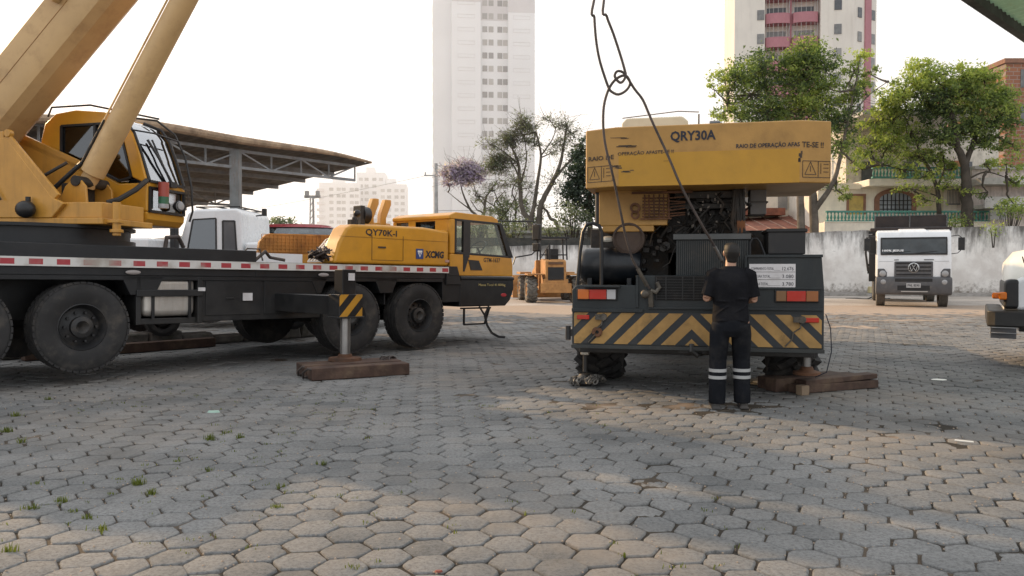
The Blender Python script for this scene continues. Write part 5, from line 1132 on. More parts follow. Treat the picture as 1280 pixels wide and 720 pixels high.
# low rubble kerb seen under the left crane
KERB = paint('old_concrete',(.16,.145,.13),.95,var=.25,damt=.6,dirt=(.05,.055,.03),bump=.2,bscale=18)
kd = Vector((.669,.743,0)); kp = Vector((-8.6,11.9,0))
m = MB()
for k in range(13):
    a = kp+kd*(k*.62); hgt = rnd.uniform(.16,.34); c_ = a+kd*.3
    m.obox((c_.x,c_.y,hgt/2),tuple(kd*.30),tuple(Vector((-.743,.669,0))*rnd.uniform(.14,.22)),(rnd.uniform(-.03,.03),0,hgt/2))
tag(m.build('rubble_kerb', KERB, None, bevel=.05), 'broken concrete kerb lying in the shade beneath the left crane','kerb')
m = MB(); a = kp+kd*1.2+Vector((.40,-.36,0)); m.obox((a.x+.9*.669*1.5,a.y+.9*.743*1.5,.09),tuple(kd*1.55),(.743*.1,-.669*.1,0),(0,0,.08)); tag(m.build('loose_beam', WOOD, None, bevel=.015),'single brown timber beam on the pavers beneath the left crane','beam')
# ================================================================== perimeter wall
def wall_mat():
    m, nt, ns, ls, b = newmat('mouldy_whitewash')
    tc = ns.new('ShaderNodeTexCoord'); co = tc.outputs['Object']; at_ = nd(ns,'ShaderNodeAttribute', attribute_name='hgt')
    mp = nd(ns,'ShaderNodeMapping'); mp.inputs['Scale'].default_value = (1,1,.22); ls.new(co, mp.inputs[0])
    n1 = nd(ns,'ShaderNodeTexNoise', Scale=2.2, Detail=9.0, Roughness=.7); ls.new(mp.outputs[0], n1.inputs['Vector'])
    n2 = nd(ns,'ShaderNodeTexNoise', Scale=1.1, Detail=9.0, Roughness=.65); ls.new(co, n2.inputs['Vector'])
    n3 = nd(ns,'ShaderNodeTexNoise', Scale=5.0, Detail=8.0, Roughness=.7); ls.new(co, n3.inputs['Vector'])
    c = mixc(ns,ls, ramp(ns,ls,n2.outputs[0],.35,.65), (.78,.75,.71), (.62,.58,.54))
    # mould thickest at the top, streaking down
    t = nd(ns,'ShaderNodeMath', operation='MULTIPLY_ADD'); ls.new(at_.outputs['Fac'], t.inputs[0]); t.inputs[1].default_value = .62; ls.new(n1.outputs[0], t.inputs[2])
    c = mixc(ns,ls, ramp(ns,ls,t.outputs[0],.85,1.22), c, (.115,.105,.095))
    b2 = nd(ns,'ShaderNodeMath', operation='MULTIPLY_ADD'); ls.new(at_.outputs['Fac'], b2.inputs[0]); b2.inputs[1].default_value = -1.3; ls.new(n3.outputs[0], b2.inputs[2])
    c = mixc(ns,ls, ramp(ns,ls,b2.outputs[0],.22,.55), c, (.22,.19,.16))
    sp = ramp(ns,ls,n3.outputs[0],.62,.74); k = nd(ns,'ShaderNodeMath', operation='MULTIPLY'); ls.new(sp,k.inputs[0]); k.inputs[1].default_value = .6
    c = mixc(ns,ls, k.outputs[0], c, (.20,.18,.165))
    ls.new(c, b.inputs['Base Color']); b.inputs['Roughness'].default_value = .95; b.inputs['Specular IOR Level'].default_value = .1
    bp = nd(ns,'ShaderNodeBump', Strength=.5, Distance=.02); ls.new(n3.outputs[0],bp.inputs['Height']); ls.new(bp.outputs[0],b.inputs['Normal'])
    return m
WALLM = wall_mat()
wp = [(-14,43.0,2.5),(-2,42.6,2.55),(5,42.3,2.65),(9,42.0,2.9),(12,41.7,3.1),(15.7,41.3,3.25),(20,40.4,3.38),(26,39.0,3.5),(34,37.4,3.7),(44,35.5,3.9)]
V, F, Hh = [], [], []
def wall_pts():
    for i in range(len(wp)-1):
        (x0,y0,z0),(x1,y1,z1) = wp[i],wp[i+1]; n = max(2,int((x1-x0)/.5))
        for q in range(n): t = q/n; yield x0+(x1-x0)*t, y0+(y1-y0)*t, z0+(z1-z0)*t
pts = list(wall_pts())
for (x,y,z) in pts:
    zt = z+rnd.uniform(-.03,.03)
    for dy in (0,.22):
        for f in (-.02,.5,1): V.append((x,y+dy,zt*f)); Hh.append(max(0,f))
for i in range(len(pts)-1):
    a, b_ = i*6, (i+1)*6
    for (p,q) in ((0,1),(1,2),(2,5),(5,4),(4,3)): F.append((a+p,b_+p,b_+q,a+q))
me_ob = fast_mesh('perimeter_wall', V, F, WALLM)
at_ = me_ob.data.attributes.new('hgt','FLOAT','POINT'); at_.data.foreach_set('value', Hh)
tag(me_ob, 'long mould-streaked whitewashed wall along the back of the yard', 'wall')
KB = paint('kerb_grey',(.26,.24,.22),.9,var=.2,damt=.5,dirt=(.12,.11,.08),bump=.1)
V, F = [], []
for (x,y,z) in pts: V += [(x,y-.75,-.02),(x,y-.75,.14+rnd.uniform(-.02,.02)),(x,y-.02,.18)]
for i in range(len(pts)-1):
    a, b_ = i*3, i*3+3; F += [(a,b_,b_+1,a+1),(a+1,b_+1,b_+2,a+2)]
tag(fast_mesh('kerb', V, F, KB),'low grey kerb running along the foot of the whitewashed wall','kerb')
m = MB(); m.box(-14,6.4,42.75,42.85,2.4,3.02)
for k in range(24): x = -14+k*.86; m.box(x,x+.06,42.72,42.75,2.4,3.05)
tag(m.build('dark_fence', paint('dark_mossy_panel',(.05,.05,.045),.9,var=.3,damt=.5,dirt=(.1,.095,.08),bump=.1)),'dark weathered panel fence above the white wall behind the loader','fence')
m = MB(); m.box(-.22,.22,-.15,.15,0,.28); m.box(-.2,.2,-.13,.13,.28,.32); tag(m.build('pale_crate', flat('pale_yellow_card',(.5,.43,.24)), None, loc=(18.2,40.3,.16), bevel=.01),'small pale yellow box at the foot of the wall','box')
m = MB(); P_ = smooth([(15.2,36.4,.02),(15.8,36.6,.03),(16.1,36.2,.02),(16.6,36.5,.16),(16.9,36.3,.03),(17.3,36.6,.02)],6); m.tube(P_,.025,6); tag(m.build('loose_cable', BPL),'loose dark cable lying on the dirt left of the white truck','cable')
# ================================================================== open shed at left
SH_ = empty('open_shed', (-5.5,30,0)); tag(SH_,'open steel shed with sagging rusty roof edge and trusses on posts','shed')
e_ = Vector((-.62,-.78,0)).normalized(); b_dir = Vector((-.78,.62,0)).normalized()
RZ, DROP = 5.30, .080
SHEET = paint('shed_sheet',(.095,.092,.088),.9,var=.25,damt=.5,dirt=(.16,.12,.09),bump=.1)
SHED_ST = paint('shed_steel',(.23,.235,.24),.7,var=.2,damt=.4,dirt=(.16,.11,.08))
TOPM = paint('roof_rust',(.33,.235,.155),.9,var=.3,damt=.6,dirt=(.12,.075,.05),bump=.1)
hump = lambda u: .20*math.sin(min(1,u/13)*PI)-max(0,u-9)*.03
V, F = [], []; LN, DP = 27.0, 15.0; n1, n2 = 270, 14
for i in range(n1+1):
    for j in range(n2+1):
        u = LN*i/n1; v = DP*j/n2; p = e_*u+b_dir*(v-.35); z = RZ+.05*math.sin(u*.9)+.035*math.sin(u*2*PI/.36)-DROP*v+hump(u)
        V.append((p.x,p.y,z))
for i in range(n1):
    for j in range(n2): a = i*(n2+1)+j; F.append((a,a+1,a+n2+2,a+n2+1))
rf = fast_mesh('roof_sheet', V, F, SHEET, SH_, smooth=True)
# curved rusty fascia roll along the eave
def eave_z(u): return RZ+.05*math.sin(u*.9)+hump(u)
m = MB(); P_ = [e_*u-b_dir*.36+Vector((0,0,eave_z(u)+.03)) for u in np.arange(0,LN,.45)]
rr_ = [min(.125,.04+.008*k) for k in range(len(P_))]
m.tube(P_,rr_,10); m.build('eave_roll', TOPM, SH_)
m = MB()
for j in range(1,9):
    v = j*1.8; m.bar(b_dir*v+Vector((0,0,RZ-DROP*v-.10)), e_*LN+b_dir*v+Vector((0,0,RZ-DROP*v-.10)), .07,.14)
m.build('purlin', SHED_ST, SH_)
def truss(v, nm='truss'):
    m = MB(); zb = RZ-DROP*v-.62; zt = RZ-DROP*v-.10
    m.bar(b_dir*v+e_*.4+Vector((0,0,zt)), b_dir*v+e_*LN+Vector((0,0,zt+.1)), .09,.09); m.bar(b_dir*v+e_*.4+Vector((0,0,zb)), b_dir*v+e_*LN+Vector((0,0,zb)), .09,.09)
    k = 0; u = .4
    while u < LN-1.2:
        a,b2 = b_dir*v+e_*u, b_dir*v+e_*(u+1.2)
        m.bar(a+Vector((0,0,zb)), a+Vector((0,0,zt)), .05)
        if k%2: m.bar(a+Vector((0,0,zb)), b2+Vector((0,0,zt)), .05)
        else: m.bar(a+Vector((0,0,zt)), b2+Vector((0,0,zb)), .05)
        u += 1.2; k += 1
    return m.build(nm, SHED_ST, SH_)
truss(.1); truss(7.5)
m = MB()
for u in (5.35,): p = e_*u+b_dir*.1; m.box(p.x-.15,p.x+.15,p.y-.15,p.y+.15,0,RZ-.1)
m.build('post', paint('post_grey',(.24,.25,.25),.8,var=.15,damt=.5,dirt=(.2,.1,.06),streak=1), SH_)
for (u,v) in ((14.5,.1),(24,.1),(5.35,7.5),(14.5,7.5),(14.5,14.2),(24,14.2)):
    m = MB(); p = e_*u+b_dir*v; m.box(p.x-.14,p.x+.14,p.y-.14,p.y+.14,0,RZ-DROP*v-.1); m.build('post', SHED_ST, SH_)
m = MB(); p = e_*26.5
m.prism([(p.x,p.y),((p+b_dir*DP).x,(p+b_dir*DP).y),((p+b_dir*DP+e_*.2).x,(p+b_dir*DP+e_*.2).y),((p+e_*.2).x,(p+e_*.2).y)],'z',0,4.6); m.build('end_wall', SHEET, SH_)
# ================================================================== green corrugated canopy, upper right
CN = empty('green_canopy', (9.4,13.2,0)); tag(CN,'edge of a green corrugated canopy jutting in at the upper right','canopy')
GRNC = paint('green_sheet',(.24,.36,.25),.6,var=.3,damt=.4,dirt=(.25,.22,.08),streak=0,bump=.05,scale=4)
_n, _l = GRNC.node_tree.nodes, GRNC.node_tree.links; _t = _n.new('ShaderNodeBsdfTranslucent'); _t.inputs[0].default_value = (.30,.45,.28,1); _x = _n.new('ShaderNodeMixShader'); _x.inputs[0].default_value = .22
_l.new(_n['Principled BSDF'].outputs[0],_x.inputs[1]); _l.new(_t.outputs[0],_x.inputs[2]); _l.new(_x.outputs[0],_n['Material Output'].inputs[0])
p0 = Vector((4.2,8.27,4.62)); p1 = Vector((9.6,13.38,4.62)); ed = (p1-p0).normalized(); inn = Vector((ed.y,-ed.x,0)); O_ = Vector(CN.location)
V, F = [], []; L_ = (p1-p0).length; n1 = 190
for i in range(n1+1):
    u = L_*i/n1; zz = .03*math.sin(u*2*PI/.16)
    for v in (0,3.0): p = p0+ed*u+inn*v-O_; V.append((p.x,p.y,p.z+zz+.05*v))
for i in range(n1): F.append((2*i,2*i+1,2*i+3,2*i+2))
fast_mesh('roof_sheet', V, F, GRNC, CN, smooth=True)
m = MB(); a = p0-O_+Vector((0,0,-.06)); b2 = p1-O_+Vector((0,0,-.06)); m.bar(a,b2,.10,.13)
m.build('edge_beam', paint('mossy_beam',(.05,.055,.05),.9,var=.3,damt=.5,dirt=(.14,.14,.12)), CN)
m = MB(); q = p0+ed*(L_-.2)+inn*.25-O_; m.box(q.x-.08,q.x+.08,q.y-.08,q.y+.08,0,4.5); q2 = p0+ed*(L_-.3)+inn*2.8-O_; m.box(q2.x-.08,q2.x+.08,q2.y-.08,q2.y+.08,0,4.5); m.build('post', SHED_ST, CN)
# ================================================================== trees
BARK = paint('bark_grey',(.115,.098,.08),.95,var=.3,damt=.5,dirt=(.05,.045,.035),bump=.3,bscale=14,streak=0,scale=1.5)
BARKD = paint('bark_dark',(.06,.05,.04),.95,var=.3,damt=.5,dirt=(.03,.028,.022),bump=.3,bscale=14)
LF_G = leafmat('leaf_green',(.085,.115,.08),(.24,.30,.125),(.46,.50,.16),.55)
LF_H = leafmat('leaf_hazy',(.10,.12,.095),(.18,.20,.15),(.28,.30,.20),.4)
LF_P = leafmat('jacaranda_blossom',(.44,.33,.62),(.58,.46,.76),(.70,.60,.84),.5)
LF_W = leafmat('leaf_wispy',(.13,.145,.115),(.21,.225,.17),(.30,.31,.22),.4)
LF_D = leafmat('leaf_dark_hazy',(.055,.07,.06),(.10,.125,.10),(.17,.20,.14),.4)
def limbs(m, P, r0, r1, wob=.1, n=7):
    P = smooth(P,5); k = len(P); Q = []
    for i,p in enumerate(P):
        Q.append(p+Vector((rnd.uniform(-1,1),rnd.uniform(-1,1),rnd.uniform(-.5,.5)))*wob*(0 if i in (0,) else 1)*r0)
    m.tube(Q,[r0+(r1-r0)*i/(k-1) for i in range(k)],n)
def tree(name, label, base, trunks, blobs, leaf, bark, leafsize=.16, group=None, Y=42, dep=2.0, twig=2.0, r0=.2, spread=1.0, fine=0):
    """trunks: list of ([(px,py,dY)...], r0, r1); blobs: (px,py,rx_px,ry_px,n_leaves,tone,dY)"""
    t = empty(name, base); tag(t, label, 'tree', group); O = Vector(base)
    m = MB(); tips = []
    for (P, a, b_) in trunks:
        W = [at(px,py,Y+dy)-O for px,py,dy in P]
        if P[0][1] > 275 and W[0].z > 0 : W[0].z = min(W[0].z,.3)
        limbs(m, W, a, b_); tips += [p for p in W[1:]]
    V, T = [], []; sc = Y/1000
    for (px,py,rx,ry,n,tone,dy) in blobs:
        c = at(px,py,Y+dy)-O; RX, RZ_ = rx*sc, ry*sc; RY = (RX+RZ_)*.5
        ncl = max(5,int(n/34*(.78 if spread == 1.0 else 1))); cls = []
        # a limb into the clump and twigs to its leaf sprays
        near = min(tips, key=lambda p:(p-c).length)
        midp = near.lerp(c,.5)+Vector((rnd.uniform(-.3,.3),rnd.uniform(-.3,.3),-.15)); limbs(m,[near,midp,c],.06*twig/2+.02,.02,.4,6)
        for _ in range(ncl):
            d = Vector((rnd.gauss(0,1),rnd.gauss(0,1),rnd.gauss(0,1))).normalized()*(rnd.random()**.42)
            q = c+Vector((d.x*RX,d.y*RY,d.z*RZ_)); cls.append(q)
            for _ in range(fine): e2 = q+Vector((rnd.gauss(0,.5),rnd.gauss(0,.5),rnd.gauss(.1,.45))); limbs(m,[c.lerp(q,.6),q.lerp(e2,.5),e2],.012,.006,.5,4)
            if rnd.random() < .55: limbs(m,[c.lerp(q,.0),c.lerp(q,.55)+Vector((0,0,-.08)),q],.022*twig/2+.006,.008,.5,5)
        for q in cls:
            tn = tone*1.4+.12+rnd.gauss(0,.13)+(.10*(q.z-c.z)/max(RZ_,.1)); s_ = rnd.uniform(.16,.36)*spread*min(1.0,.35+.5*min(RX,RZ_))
            for _ in range(34):
                p = q+Vector((rnd.gauss(0,s_),rnd.gauss(0,s_),rnd.gauss(0,s_*.7)))
                nrm = Vector((rnd.gauss(0,1),rnd.gauss(0,1),rnd.gauss(.5,1))).normalized(); u_ = nrm.orthogonal().normalized()
                an = rnd.uniform(0,6.28); u_ = Matrix.Rotation(an,3,nrm)@u_; v_ = nrm.cross(u_); L2 = leafsize*rnd.uniform(.4,1.55)*rnd.uniform(.8,1.1); W2 = L2*rnd.uniform(.34,.55)
                fold = nrm*L2*.12
                V += [p-u_*L2*.5, p+v_*W2*.5+fold, p+u_*L2*.5, p-v_*W2*.5+fold]; T += [tn]*4
    m.build('trunk', bark, t, smooth=60)
    F = np.arange(len(V)).reshape(-1,4); cr = fast_mesh('crown', [tuple(x) for x in V], F, leaf, t)
    a_ = cr.data.attributes.new('tone','FLOAT','POINT'); a_.data.foreach_set('value', T); return t
def basept(px,Y): p = at(px,300,Y); return (p.x,Y,0.0)
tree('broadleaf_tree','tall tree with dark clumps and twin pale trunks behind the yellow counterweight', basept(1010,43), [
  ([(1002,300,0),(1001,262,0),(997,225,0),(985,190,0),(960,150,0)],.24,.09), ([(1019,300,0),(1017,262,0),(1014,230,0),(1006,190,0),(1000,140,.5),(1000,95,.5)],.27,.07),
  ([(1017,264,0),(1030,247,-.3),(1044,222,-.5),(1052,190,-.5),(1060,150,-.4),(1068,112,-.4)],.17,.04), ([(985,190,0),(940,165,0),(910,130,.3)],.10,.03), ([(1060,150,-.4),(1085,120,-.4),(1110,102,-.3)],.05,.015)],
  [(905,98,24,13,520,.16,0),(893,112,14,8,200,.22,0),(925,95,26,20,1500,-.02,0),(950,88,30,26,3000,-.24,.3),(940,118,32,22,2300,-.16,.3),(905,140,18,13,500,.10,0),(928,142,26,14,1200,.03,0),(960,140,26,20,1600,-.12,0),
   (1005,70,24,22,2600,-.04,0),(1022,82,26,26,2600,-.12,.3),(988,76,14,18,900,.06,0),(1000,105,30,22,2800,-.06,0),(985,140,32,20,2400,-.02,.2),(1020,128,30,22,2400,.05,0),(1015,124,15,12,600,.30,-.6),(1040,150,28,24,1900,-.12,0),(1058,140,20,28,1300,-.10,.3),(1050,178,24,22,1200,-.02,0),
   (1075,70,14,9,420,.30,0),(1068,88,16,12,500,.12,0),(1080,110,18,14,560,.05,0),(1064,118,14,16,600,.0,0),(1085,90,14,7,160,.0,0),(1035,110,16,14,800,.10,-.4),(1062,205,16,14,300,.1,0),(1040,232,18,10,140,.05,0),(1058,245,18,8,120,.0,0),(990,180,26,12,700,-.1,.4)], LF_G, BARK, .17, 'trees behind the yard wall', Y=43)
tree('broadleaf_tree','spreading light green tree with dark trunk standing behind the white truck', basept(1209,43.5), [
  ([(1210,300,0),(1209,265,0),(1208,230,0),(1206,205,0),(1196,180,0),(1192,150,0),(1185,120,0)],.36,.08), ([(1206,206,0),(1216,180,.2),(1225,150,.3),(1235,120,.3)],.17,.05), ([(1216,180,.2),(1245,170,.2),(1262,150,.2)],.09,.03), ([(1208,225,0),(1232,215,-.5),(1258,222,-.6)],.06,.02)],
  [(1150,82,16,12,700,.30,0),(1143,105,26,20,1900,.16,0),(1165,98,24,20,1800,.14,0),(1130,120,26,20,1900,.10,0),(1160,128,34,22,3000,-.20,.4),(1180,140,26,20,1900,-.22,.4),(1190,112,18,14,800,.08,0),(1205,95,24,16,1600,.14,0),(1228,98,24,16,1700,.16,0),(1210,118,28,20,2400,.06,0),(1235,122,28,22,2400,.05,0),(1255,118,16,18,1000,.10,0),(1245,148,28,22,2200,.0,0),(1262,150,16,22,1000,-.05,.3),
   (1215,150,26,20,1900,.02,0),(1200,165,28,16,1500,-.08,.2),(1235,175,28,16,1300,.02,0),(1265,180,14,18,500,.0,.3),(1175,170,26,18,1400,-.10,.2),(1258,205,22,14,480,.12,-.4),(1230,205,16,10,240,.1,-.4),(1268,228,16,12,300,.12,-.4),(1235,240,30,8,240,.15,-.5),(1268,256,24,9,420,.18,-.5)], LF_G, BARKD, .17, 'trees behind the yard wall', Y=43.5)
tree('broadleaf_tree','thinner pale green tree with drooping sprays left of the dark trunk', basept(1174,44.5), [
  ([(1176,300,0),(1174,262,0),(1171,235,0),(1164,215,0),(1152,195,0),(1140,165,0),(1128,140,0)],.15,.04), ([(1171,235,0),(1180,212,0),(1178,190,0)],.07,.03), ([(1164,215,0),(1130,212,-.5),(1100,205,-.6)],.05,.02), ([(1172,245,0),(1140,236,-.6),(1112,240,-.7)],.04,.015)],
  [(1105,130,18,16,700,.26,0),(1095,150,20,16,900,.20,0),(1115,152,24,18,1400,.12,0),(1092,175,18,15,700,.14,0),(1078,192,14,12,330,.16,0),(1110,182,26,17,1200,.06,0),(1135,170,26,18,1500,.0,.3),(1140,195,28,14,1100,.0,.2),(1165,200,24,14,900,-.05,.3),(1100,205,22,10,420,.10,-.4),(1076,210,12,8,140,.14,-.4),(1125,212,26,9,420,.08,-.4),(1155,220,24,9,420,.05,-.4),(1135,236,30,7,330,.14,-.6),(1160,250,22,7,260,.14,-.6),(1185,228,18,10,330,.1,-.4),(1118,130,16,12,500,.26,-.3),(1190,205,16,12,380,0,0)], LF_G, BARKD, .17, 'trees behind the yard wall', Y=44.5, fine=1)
# shrubs on top of the wall
def shrub(label, px, py, rx, ry, n, tone, Y, leaf=LF_G, size=.15, grp='bushes behind the wall', base_z=2.4):
    c = at(px,py,Y); t = empty('bush', (c.x,c.y,base_z)); tag(t,label,'bush',grp); V, T = [], []; sc = Y/1000; m = MB()
    for _ in range(max(4,int(n/30))):
        d = Vector((rnd.gauss(0,1),rnd.gauss(0,1),rnd.gauss(0,1))).normalized()*rnd.random()**.4
        q = Vector((d.x*rx*sc, d.y*rx*sc*.6, c.z-base_z+d.z*ry*sc)); tn = tone+rnd.gauss(0,.12)
        m.tube([(q.x*.2,q.y*.2,0),(q.x*.6,q.y*.6,q.z*.6),tuple(q)],[.03,.02,.008],5)
        for _ in range(30):
            p = q+Vector((rnd.gauss(0,.25),rnd.gauss(0,.25),rnd.gauss(0,.18))); nr2 = Vector((rnd.gauss(0,1),rnd.gauss(0,1),rnd.gauss(.5,1))).normalized(); u_ = Matrix.Rotation(rnd.uniform(0,6.28),3,nr2)@nr2.orthogonal().normalized(); v_ = nr2.cross(u_); L2 = size*rnd.uniform(.6,1.2)
            V += [p-u_*L2*.5,p+v_*L2*.22,p+u_*L2*.5,p-v_*L2*.22]; T += [tn]*4
    m.build('stem', BARKD, t); cr = fast_mesh('foliage',[tuple(x) for x in V],np.arange(len(V)).reshape(-1,4),leaf,t); a_ = cr.data.attributes.new('tone','FLOAT','POINT'); a_.data.foreach_set('value',T)
shrub('low green bush on the wall just right of the truck\'s headboard',1197,278,14,10,420,.1,42.5)
shrub('green creeper spilling over the wall at the right edge',1262,262,26,7,560,.15,42.0)
shrub('small yellow-green sprig hanging on the wall top at right',1242,286,5,5,60,.35,39.2)
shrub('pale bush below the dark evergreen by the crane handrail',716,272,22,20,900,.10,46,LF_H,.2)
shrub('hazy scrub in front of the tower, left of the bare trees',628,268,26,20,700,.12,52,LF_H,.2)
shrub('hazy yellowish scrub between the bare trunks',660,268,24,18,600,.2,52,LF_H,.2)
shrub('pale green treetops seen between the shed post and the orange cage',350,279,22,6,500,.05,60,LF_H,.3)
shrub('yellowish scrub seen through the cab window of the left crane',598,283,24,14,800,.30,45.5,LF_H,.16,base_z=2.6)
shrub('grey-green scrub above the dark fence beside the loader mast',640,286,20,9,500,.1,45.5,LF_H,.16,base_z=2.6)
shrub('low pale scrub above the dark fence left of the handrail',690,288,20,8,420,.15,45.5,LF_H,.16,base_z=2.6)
# left group: bare trees, jacaranda, dark evergreen
tree('bare_tree','tall bare multi-stemmed tree with sparse grey-green tufts before the white tower', basept(676,50), [
  ([(672,306,0),(664,285,0),(653,262,0),(650,232,0),(648,205,0),(640,185,0)],.22,.06), ([(672,306,0),(664,284,0),(668,255,0),(672,225,0),(676,195,0),(670,165,0)],.18,.05), ([(676,306,0),(674,272,0),(681,245,0),(692,225,0),(700,205,0),(705,180,0),(708,155,0)],.22,.05),
  ([(692,225,0),(706,208,0),(718,196,0),(722,180,0)],.10,.03), ([(648,205,0),(630,190,0),(618,182,0)],.07,.02), ([(650,225,0),(638,200,0),(625,195,0)],.06,.02), ([(676,195,0),(690,175,0),(695,160,0)],.05,.02), ([(650,232,0),(658,200,0),(655,170,0)],.07,.02), ([(704,300,0),(697,285,0),(688,273,0),(682,262,0),(668,255,0)],.14,.05)],
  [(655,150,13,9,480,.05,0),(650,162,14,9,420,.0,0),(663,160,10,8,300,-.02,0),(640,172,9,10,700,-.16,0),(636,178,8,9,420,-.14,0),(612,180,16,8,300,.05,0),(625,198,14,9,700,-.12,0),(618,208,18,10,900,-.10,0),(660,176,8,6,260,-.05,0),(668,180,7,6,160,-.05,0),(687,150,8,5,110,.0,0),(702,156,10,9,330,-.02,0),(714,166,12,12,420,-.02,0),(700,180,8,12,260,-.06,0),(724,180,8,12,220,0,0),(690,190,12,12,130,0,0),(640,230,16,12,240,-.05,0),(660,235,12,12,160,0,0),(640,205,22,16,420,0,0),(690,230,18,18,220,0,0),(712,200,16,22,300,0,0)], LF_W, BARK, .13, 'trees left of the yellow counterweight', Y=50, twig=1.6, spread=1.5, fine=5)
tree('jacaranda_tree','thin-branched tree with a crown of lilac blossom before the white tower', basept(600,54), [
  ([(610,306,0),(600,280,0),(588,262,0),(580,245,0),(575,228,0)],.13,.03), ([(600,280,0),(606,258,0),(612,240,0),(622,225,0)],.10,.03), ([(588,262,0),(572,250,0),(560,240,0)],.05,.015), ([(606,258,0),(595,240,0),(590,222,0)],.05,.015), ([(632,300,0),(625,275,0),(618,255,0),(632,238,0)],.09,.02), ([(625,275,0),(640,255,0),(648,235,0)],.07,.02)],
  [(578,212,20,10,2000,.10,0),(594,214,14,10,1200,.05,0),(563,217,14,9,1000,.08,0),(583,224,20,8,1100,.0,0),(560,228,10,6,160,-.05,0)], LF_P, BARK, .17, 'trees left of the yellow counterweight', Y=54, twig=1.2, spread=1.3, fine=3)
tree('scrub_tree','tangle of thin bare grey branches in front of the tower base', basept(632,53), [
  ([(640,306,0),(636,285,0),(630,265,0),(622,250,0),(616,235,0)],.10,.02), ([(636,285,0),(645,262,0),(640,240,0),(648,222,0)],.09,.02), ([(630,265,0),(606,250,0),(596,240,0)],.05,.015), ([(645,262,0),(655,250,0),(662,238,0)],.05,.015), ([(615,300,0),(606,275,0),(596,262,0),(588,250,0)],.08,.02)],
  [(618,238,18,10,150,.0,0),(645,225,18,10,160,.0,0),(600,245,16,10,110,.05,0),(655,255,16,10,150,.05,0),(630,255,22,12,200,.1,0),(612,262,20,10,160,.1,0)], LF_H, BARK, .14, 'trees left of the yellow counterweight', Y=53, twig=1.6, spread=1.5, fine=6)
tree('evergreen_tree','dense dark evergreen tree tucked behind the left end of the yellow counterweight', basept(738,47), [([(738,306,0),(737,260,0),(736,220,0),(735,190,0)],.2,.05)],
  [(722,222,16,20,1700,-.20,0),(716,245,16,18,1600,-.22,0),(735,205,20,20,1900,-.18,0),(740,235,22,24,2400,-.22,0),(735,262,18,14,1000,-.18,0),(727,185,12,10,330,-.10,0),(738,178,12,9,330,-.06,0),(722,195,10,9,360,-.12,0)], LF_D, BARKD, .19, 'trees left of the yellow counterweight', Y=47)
# ================================================================== white tower
TW = paint('tower_white',(.70,.715,.74),.8,var=.03,damt=.10,dirt=(.62,.60,.60),scale=.1,dscale=.06,bump=0)
TG = paint('tower_grey_band',(.55,.54,.56),.8,var=.04,damt=.1,scale=.1,dscale=.06,bump=0)
TWIN = winmat('tower_window',(.15,.15,.16),(.38,.37,.36),.35)
WT = empty('white_tower', (-6.4,180,0), (0,0,R(6))); tag(WT,'tall white apartment tower with a central column of small grey windows','tower')
H_ = 78
m = MB(); m.box(-7.0,-.6,0,18,0,H_); m.box(5.6,11.6,0,18,0,H_); m.box(-.6,5.6,1.6,17,0,H_); m.box(-11.2,-7.0,3.0,16,0,H_-1); m.build('wall', TW, WT)
for x0,x1,y0,z0,z1 in ((-7.02,-.58,-.03,60.5,H_),(5.58,11.62,-.03,58.5,H_),(-.58,5.58,1.56,57,H_),(-7.02,-.58,-.025,22.0,22.4)):
    m = MB(); m.box(x0,x1,y0,y0+.05,z0,z1); m.build('grey_band', TG, WT)
wz = [14+2.93*k for k in range(17)]
protos = None
m = MB(); m.box(-.55,.55,-.05,.05,-.65,.65); w0_ = m.build('window', TWIN, WT, loc=(.45,1.58,wz[0]))
cnt = 1
for z in wz:
    for x in (.45,1.85,3.85,5.1) if True else ():
        if z == wz[0] and x == .45: continue
        if cnt >= 68: break
        c = w0_.copy(); COL.objects.link(c); c.parent = WT; c.location = (x,1.58,z); cnt += 1
m = MB(); m.box(-.05,.05,-.45,.45,-.7,.7); w1_ = m.build('window', TWIN, WT, loc=(-11.22,6.5,wz[2]))
for z in wz[2:]:
    for y in (6.5,9.5):
        if z == wz[2] and y == 6.5: continue
        c = w1_.copy(); COL.objects.link(c); c.parent = WT; c.location = (-11.22,y,z)
m = MB(); m.box(-1.9,1.9,-.03,.05,-.42,-.36); m.box(-1.9,1.9,-.03,.05,.36,.42); m.box(-1.9,-1.84,-.03,.05,-.42,.42); m.box(1.84,1.9,-.03,.05,-.42,.42); l0_ = m.build('ledge', TG, WT, loc=(-3.8,-.02,wz[0]-.6))
for z in wz:
    for x in (-3.8,8.6):
        if z == wz[0] and x < 0: continue
        c = l0_.copy(); COL.objects.link(c); c.parent = WT; c.location = (x,-.02,z-.6)
# ------------------------------------------------------------------ pale towers far left
def far_tower(label, x, y, wd, dp, h, rz, cols, rows, bal=False):
    t = empty('pale_tower', (x,y,0), (0,0,R(rz))); tag(t,label,'tower','pale distant apartment blocks')
    m = MB(); m.box(-wd/2,wd/2,0,dp,0,h); m.box(-wd*.2,wd*.1,dp*.3,dp*.7,h,h+2.5); m.build('wall', TW, t)
    st_ = h/(rows+2.5); k = 0
    m = MB(); m.box(-.75,.75,-.06,.06,-.6,.6); w0_ = m.build('window', TWIN, t, loc=(cols[0]*wd,-.05,h-st_))
    for r_ in range(rows):
        for c_ in cols:
            if r_ == 0 and c_ == cols[0]: continue
            k += 1
            if k > 95: break
            c = w0_.copy(); COL.objects.link(c); c.parent = t; c.location = (c_*wd,-.05,h-st_*(r_+1))
    if bal:
        m = MB(); m.box(-1.4,1.4,-1.1,0,-.15,.9); b0 = m.build('balcony', TG, t, loc=(-wd*.46,0,h-st_-.8))
        for r_ in range(1,rows): c = b0.copy(); COL.objects.link(c); c.parent = t; c.location = (-wd*.46,0,h-st_*(r_+1)-.8)
